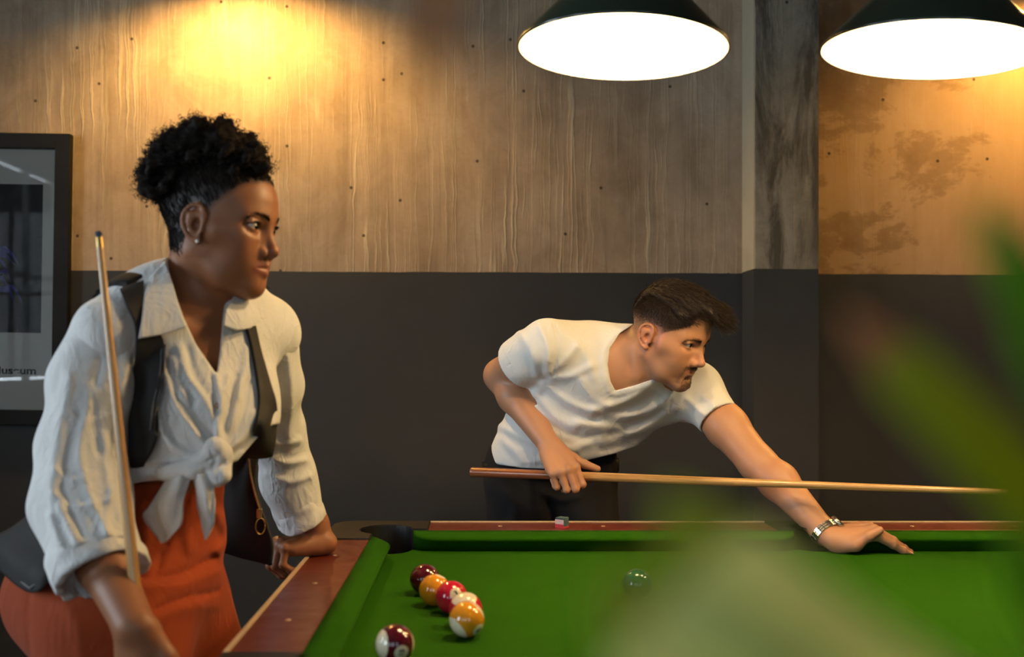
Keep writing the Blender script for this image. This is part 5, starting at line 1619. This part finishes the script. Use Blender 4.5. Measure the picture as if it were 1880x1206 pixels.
# knot and hanging shirt tails
gk = Grid((-0.56, 1.30, 0.86), (-0.30, 1.66, 1.10), 0.0025)
KY = gs.hitY(394, 838, 1.46)[0] - 0.004
for a_, b_, r0_, r1_ in [((394, 822), (402, 834), .016, .018), ((402, 834), (392, 848), .018, .015), ((408, 846), (404, 872), .014, .017), ((404, 872), (398, 884), .015, .008), ((385, 838), (352, 862), .017, .015), ((372, 866), (396, 846), .013, .014), ((352, 862), (300, 868), .014, .011)]:
    ya_, yb_ = [min(gs.hitY(q[0], q[1], KY)[0], KY + 0.02) - 0.008 for q in (a_, b_)]
    gk.add(seg(P(*a_, ya_), P(*b_, yb_), r0_, r1_), 0.007)
for p_ in ([(385, 826), (396, 842), (390, 862)], [(350, 858), (375, 850), (395, 838)], [(410, 850), (400, 866), (402, 880)]): gk.fold(p_, -0.003, 3.5)
gk.wrinkle(0.001, 150, 1)
v_, f_ = gk.mesh(1); link('knot', mesh_np('knot', v_, f_), M_LINEN, shirt)
bm = bmesh.new(); bmesh.ops.create_uvsphere(bm, u_segments=20, v_segments=14, radius=0.0105)
for q in bm.verts: q.co += Vector(P(396, 827, KY - 0.014))
link('knot', bm_mesh('knot', bm, True), M_LINEN, shirt)
T1 = KY - 0.012
sheet('shirt_tail', M_LINEN, shirt, [[P(310, 872, T1 + .01), P(332, 872, T1 - .012), P(352, 870, T1)], [P(290, 905, T1 + .01), P(314, 910, T1 - .022), P(342, 900, T1 - .006)], [P(274, 930, T1 + .012), P(306, 940, T1 - .016), P(336, 925, T1 - .016)], [P(262, 950, T1 + .014), P(300, 965, T1 - .004), P(332, 962, T1 - .018)], [P(292, 992, T1 + .004), P(300, 997, T1), P(312, 988, T1 - .006)]], 26, 30, 0.002, 0.004, 3)
sheet('shirt_tail', M_LINEN, shirt, [[P(352, 868, T1 + .004), P(368, 870, T1 - .012), P(392, 868, T1)], [P(360, 900, T1 + .004), P(374, 905, T1 - .016), P(393, 898, T1 - .004)], [P(362, 930, T1 + .006), P(380, 935, T1 - .010), P(395, 925, T1 - .006)], [P(370, 960, T1 + .008), P(382, 964, T1 - .002), P(394, 958, T1 - .002)], [P(375, 986, T1 + .008), P(379, 990, T1 + .004), P(386, 976, T1 + .004)]], 26, 30, 0.002, 0.003, 5)
bm = bmesh.new(); bmesh.ops.create_uvsphere(bm, u_segments=14, v_segments=10, radius=0.0045)
bq = P(399, 745, gs.hitY(399, 745, 1.45)[0] - 0.002)
for q in bm.verts: q.co = Vector((q.co.x, q.co.y * 0.5, q.co.z)) + Vector(bq)
link('button', bm_mesh('button', bm, True), M_IVORY, shirt)

# ---- trousers
M_RUST = fabric('rust_twill', (0.25, 0.040, 0.011), (0.32, 0.055, 0.015), 900, bump=0.0004, big=9, sheen=0.05, crease=0.0015)
gt = Grid((-0.82, 1.24, 0.05), (-0.30, 1.90, 1.02), 0.005)
gt.add(seg(WST + [-0.006, 0, 0.03], WST - [0.016, 0, 0.03], 0.107, 0.113, 0.80, FWD), 0.0)
gt.add(ell(HIP, (0.146, 0.160, 0.122), Rb), 0.06)
gt.add(ell(HIP - FWD * 0.030 + [0, 0, -0.015], (0.125, 0.158, 0.11), Rb), 0.05)
gt.add(seg(WST - [0.006, 0, 0], HIP + FWD * 0.04, 0.106, 0.115, 0.8, FWD), 0.05)
for a_, b_, c_ in ((P(205, 1135, 1.475), (-0.515, 1.455, 0.48), (-0.55, 1.45, 0.07)), (P(300, 1135, 1.635), (-0.43, 1.645, 0.48), (-0.44, 1.66, 0.07))):
    gt.add(chain([a_, np.array(b_), np.array(c_)], [0.118, 0.085, 0.085]), 0.035)
gt.fold([(255, 1062), (320, 1056), (395, 1022)], -0.007, 6, 1.2, 1.62); gt.fold([(262, 1078), (330, 1074), (402, 1050)], 0.004, 9, 1.2, 1.62)
gt.fold([(285, 1120), (340, 1098), (400, 1085)], -0.006, 5, 1.2, 1.62); gt.fold([(285, 1140), (335, 1118), (395, 1112)], 0.003, 9, 1.2, 1.62)
gt.fold([(348, 900), (322, 960), (300, 1010), (285, 1050)], -0.007, 5, 1.2, 1.62); gt.fold([(360, 905), (345, 970), (350, 1010)], 0.006, 8, 1.2, 1.62)
gt.fold([(400, 940), (418, 985), (400, 1015)], 0.008, 10, 1.2, 1.7); gt.fold([(56, 1080), (52, 1140), (58, 1230)], -0.003, 4, 1.2, 1.8)
gt.fold([(100, 1090), (140, 1140), (150, 1210)], 0.004, 12, 1.2, 1.6); gt.fold([(262, 930), (270, 990), (262, 1040)], 0.005, 10, 1.2, 1.6)
gt.wrinkle(0.0012, 45, 12)
gt.keep(lambda x, y, z: np.maximum(z - 0.985, 0.045 - z) + 0 * x + 0 * y)
v_, f_ = gt.mesh(2); link('trousers', mesh_np('trousers', v_, f_), M_RUST, woman)
shoe(woman, -0.53, 1.43, -0.35); shoe(woman, -0.43, 1.645, -0.45)

# ---- vest
def leather():
    m = Mat('black_suede')
    n1 = m.noise(240, 3); n2 = m.noise(12, 3)
    m.set(color=m.mix(n2, (0.014, 0.013, 0.0125), (0.024, 0.022, 0.021)), rough=m.ramp(n2, [(0.3, 0.68), (0.7, 0.82)]), spec=0.22)
    m.bump(n1, 0.0005, 0.5); return m.m
M_VEST = leather()
M_THREAD = plain('grey_topstitch', (0.16, 0.15, 0.145), 0.7)
M_GOLD = plain('gold_metal', (0.55, 0.36, 0.13), 0.25, 1.0, vary=0.15)
gv = Grid((-0.70, 1.28, 0.84), (-0.24, 1.86, 1.32), 0.004)
woman_torso(gv, 0.014)
cpl = P(348, 655, 1.555) + FWD * 0.005
lean = np.array(WST - P(348, 655, 1.555)); 
def vest_keep(x, y, z):
    t = (z - cpl[2]) / (WST[2] - cpl[2])
    cx_ = cpl[0] + t * (WST[0] - cpl[0]); cy_ = cpl[1] + t * (WST[1] - cpl[1])
    fr_ = (x - cx_) * FWD[0] + (y - cy_) * FWD[1]
    return np.maximum(fr_ + 0.0, WST[2] - 0.03 - z)
gv.keep(vest_keep)
gv.cut(seg(P(352, 600, 1.555), P(352, 470, 1.55), 0.078, 0.085), 0.004)
ax = rc[1] - rc[0]; gv.cut(cyl(wRS - LFT * 0.10, wRS + LFT * 0.012, 0.075)); gv.cut(cyl(wLS + LFT * 0.10, wLS - LFT * 0.012, 0.075))
v_, f_ = gv.mesh(1)
vest = link('vest', mesh_np('vest', v_, f_), M_VEST, woman)
def vs(name, rows, off, thick=0.004, nu=20, nv=28, fb=1.55, noise=0.0, seed=0, mat=None):
    return sheet(name, mat or M_VEST, vest, drape(gs, rows, off, fb), nu, nv, thick, noise, seed)
PR = [[(220, 532), (240, 524), (264, 516)], [(232, 560), (248, 556), (266, 552)], [(243, 580), (256, 580), (276, 580)], [(249, 600), (268, 600), (288, 602)], [(250, 640), (276, 640), (303, 636)], [(242, 690), (270, 690), (299, 688)],
      [(230, 745), (258, 745), (289, 742)], [(221, 800), (252, 802), (288, 800)], [(218, 845), (245, 850), (270, 845)], [(220, 890), (232, 896), (244, 898)]]
vs('vest_front', PR, 0.010, 0.005)
def edge_line(pts, off, r=0.0009, mat=M_THREAD, name='topstitch', base=gs):
    q = spline(np.array(pts, float), 40)
    Y = base.hitY(q[:, 0], q[:, 1], 1.55)
    p3 = np.array([P(a_, b_, y_ - off) for (a_, b_), y_ in zip(q, Y)])
    link(name, tube_mesh(name, [(p3, r)], 6), mat, vest)
edge_line([(303, 632), (300, 690), (288, 745), (284, 785), (289, 800)], 0.015, 0.0016, M_BLACK, 'piping')
edge_line([(297, 640), (293, 690), (281, 745), (276, 790)], 0.0145)
VLY = 1.70
vs('vest_front', [[(452, 600), (460, 599), (468, 598)], [(462, 640), (470, 640), (477, 640)], [(472, 700), (482, 700), (494, 700)], [(475, 742), (490, 742), (506, 742)], [(466, 790), (486, 790), (506, 790)], [(446, 838), (472, 840), (500, 838)]], 0.008, 0.005, fb=1.60)
vs('vest_front', [[(455, 800, VLY), (470, 798, VLY), (484, 795, VLY)], [(425, 845, VLY), (450, 846, VLY), (474, 845, VLY - .01)], [(398, 890, VLY + .02), (434, 892, VLY), (470, 890, VLY - .02)], [(384, 930, VLY + .03), (430, 935, VLY), (478, 928, VLY - .03)], [(384, 975, VLY + .03), (440, 980, VLY), (492, 970, VLY - .03)], [(392, 1004, VLY + .03), (446, 1006, VLY), (501, 1000, VLY - .03)], [(400, 1010, VLY + .03), (452, 1026, VLY), (498, 1038, VLY - .03)]], 0.0, 0.005, noise=0.004, seed=2)
zp = np.array([P(px_, py_, VLY - 0.036) for px_, py_ in spline(np.array([(456, 838), (460, 870), (468, 905), (478, 938)], float), 24)])
zips = link('zip', tube_mesh('zip', [(zp, 0.0022)], 6), M_GOLD, vest)
a = np.linspace(0, 2 * PI, 33)
rc_ = P(478, 966, VLY - 0.042)
link('ring_pull', tube_mesh('ring_pull', [(np.stack([rc_[0] + 0.0075 * np.cos(a), rc_[1] + 0.003 * np.cos(a), rc_[2] + 0.0135 * np.sin(a)], 1), 0.0012)], 8), M_GOLD, vest)
bm = bmesh.new(); zc = P(476, 941, VLY - 0.040); bx(bm, zc[0] - 0.0045, zc[0] + 0.0045, zc[1] - 0.003, zc[1] + 0.003, zc[2] - 0.010, zc[2] + 0.007, 0.0015)
link('zip_slider', bm_mesh('zip_slider', bm), M_GOLD, vest)
TLr = [[P(112, 900, 1.47), P(124, 930, 1.43), P(150, 960, 1.40)], [P(64, 938, 1.50), P(98, 968, 1.42), P(136, 990, 1.385)], [P(24, 968, 1.52), P(78, 1010, 1.405), P(124, 1020, 1.38)], [P(-12, 992, 1.54), P(60, 1050, 1.385), P(110, 1038, 1.37)], [P(-14, 1032, 1.54), P(58, 1088, 1.38), P(106, 1050, 1.37)]]
sheet('vest_back', M_VEST, vest, TLr, 26, 26, 0.005, 0.003, 4)
q = np.array([P(-10, 1030, 1.535) * (1 - t) + P(57, 1081, 1.378) * t for t in np.linspace(0, 1, 16)] + [P(57, 1081, 1.378) * (1 - t) + P(104, 1046, 1.366) * t for t in np.linspace(0.05, 1, 14)]) - [0, 0.004, -0.002]
link('topstitch', tube_mesh('topstitch', [(q, 0.0012)], 6), M_THREAD, vest)

# ---- her cue
wt_, wb_ = P(181, 426, 1.335), P(240, 1000, 1.285)
dw = (wb_ - wt_) / np.linalg.norm(wb_ - wt_)
Lw = wt_[2] / -dw[2]
cue(wt_ + dw * Lw, wt_, 0.0135, 0.0046, 'upright wooden cue with dark tip leaning against the white shirt sleeve', 0.28)
# ------------------------------------------------------------------ plant in front of the lens
M_POT = plain('terracotta_pot', (0.30, 0.12, 0.06), 0.8, vary=0.25, vscale=14, bump=0.001)
M_SOIL = plain('potting_soil', (0.03, 0.02, 0.012), 0.95, vary=0.5, vscale=120, bump=0.006)
M_CANE = plain('plant_cane', (0.16, 0.11, 0.06), 0.8, vary=0.4, vscale=60, bump=0.002)
def leaf_mat(name, ca, cb):
    m = Mat(name)
    c = m.mix(m.noise(18, 3), ca, cb)
    m.set(color=c, rough=0.42, spec=0.4)
    tl = m.n('ShaderNodeBsdfTranslucent', {'Color': (*[min(1, k * 1.5) for k in cb], 1)})
    mx = m.n('ShaderNodeMixShader', {0: 0.5})
    m.put(mx.inputs[1], m.b.outputs[0]); m.put(mx.inputs[2], tl.outputs[0])
    m.L.new(mx.outputs[0], m.N['Material Output'].inputs[0])
    return m.m
M_LEAF = leaf_mat('plant_leaf', (0.22, 0.27, 0.008), (0.30, 0.35, 0.014))
M_LEAFG = leaf_mat('plant_leaf_deep', (0.10, 0.24, 0.010), (0.14, 0.32, 0.016))
M_LEAFP = leaf_mat('plant_leaf_pale', (0.52, 0.58, 0.24), (0.64, 0.70, 0.34))
M_LEAFD = leaf_mat('plant_leaf_dry', (0.30, 0.15, 0.05), (0.38, 0.20, 0.08))
plant = empty('potted_plant', (0.36, 0.30, 0), 'blurred potted plant with long green leaves close to the lens', 'plant')
lathe('pot', [(0.0, 0.0), (0.115, 0.0), (0.15, 0.26), (0.165, 0.26), (0.168, 0.30), (0.15, 0.30), (0.143, 0.27), (0.12, 0.05), (0.0, 0.05)], M_POT, plant, 40, Matrix.Translation((0.36, 0.30, 0)))
lathe('soil', [(0.0, 0.268), (0.06, 0.27), (0.142, 0.262)], M_SOIL, plant, 32, Matrix.Translation((0.36, 0.30, 0)))
CR = np.array([0.22, 0.22, 0.98])
link('cane', tube_mesh('cane', [(spline([(0.36, 0.30, 0.25), (0.32, 0.28, 0.60), CR + [0, 0, 0.02]], 18), np.linspace(0.019, 0.012, 18))], 12), M_CANE, plant)
def leaf(pts, wmax, mat, tip=None, n=22, face=(0, -1, 0.25), prof=None):
    q = spline(pts, n)
    t = np.gradient(q, axis=0); t /= np.linalg.norm(t, axis=1)[:, None]
    nv = np.array(face, float); nv /= np.linalg.norm(nv)
    w = np.cross(t, nv); w /= np.linalg.norm(w, axis=1)[:, None]
    nn = np.cross(w, t)
    u = np.linspace(0, 1, n)
    pf = np.interp(u, [0, 0.12, 0.45, 0.8, 0.95, 1.0], prof or [0.35, 0.7, 1.0, 0.75, 0.3, 0.04]) * wmax / 2
    V = []
    for k in range(n):
        for a, dz in ((-1, 0.18), (-0.5, 0.04), (0, -0.03), (0.5, 0.04), (1, 0.18)):
            V.append(q[k] + w[k] * a * pf[k] + nn[k] * dz * pf[k])
    F = [(k * 5 + j, k * 5 + j + 1, (k + 1) * 5 + j + 1, (k + 1) * 5 + j) for k in range(n - 1) for j in range(4)]
    me = mesh_np('leaf', np.array(V), np.array(F))
    o = link('leaf', me, mat, plant)
    if tip is not None:
        me.materials.append(tip)
        idx = np.zeros(len(me.polygons), np.int32); idx[-4 * int(n * 0.16):] = 1
        me.polygons.foreach_set('material_index', idx)
    sd = o.modifiers.new('thick', 'SOLIDIFY'); sd.thickness = 0.0008
    return o
leaf([CR, P(2200, 1300, 0.185), P(1890, 915, 0.165), P(1700, 720, 0.16), P(1555, 575, 0.16)], 0.0150, M_LEAF, M_LEAFD)
leaf([CR, (0.19, 0.20, 1.10), P(2020, 800, 0.17), P(1880, 520, 0.16), P(1800, 370, 0.16)], 0.0125, M_LEAFG)
leaf([CR, P(1900, 1500, 0.17), P(1560, 1290, 0.145), P(1370, 1110, 0.14), P(1225, 905, 0.14)], 0.026, M_LEAFP, M_LEAF)
leaf([CR, P(1700, 1600, 0.15), P(1400, 1330, 0.135), P(1250, 1200, 0.13), P(1110, 1060, 0.13)], 0.026, M_LEAFP, M_LEAF)
leaf([CR, P(2100, 1300, 0.18), P(1930, 1120, 0.165), P(1850, 960, 0.16)], 0.012, M_LEAFG)
leaf([CR, (0.19, 0.20, 1.20), (0.10, 0.17, 1.30), (0.01, 0.15, 1.27), P(775, 150, 0.15)], 0.0085, M_LEAFD, prof=[0.3, 0.5, 0.7, 1.0, 0.8, 0.15])
rp = random.Random(11)
for k in range(15):
    a = rp.uniform(-0.9, 0.75); L = rp.uniform(0.22, 0.36); ris = rp.uniform(0.04, 0.22)
    d = np.array([math.cos(a), math.sin(a), 0])
    b0 = CR + [0, 0, rp.uniform(-0.05, 0.03)]
    leaf([b0, b0 + d * L * 0.4 + [0, 0, ris], b0 + d * L * 0.8 + [0, 0, ris * 0.9], b0 + d * L + [0, 0, ris * 0.3]], rp.uniform(0.014, 0.022), rp.choice([M_LEAF, M_LEAFG]), face=(0, 0, 1))
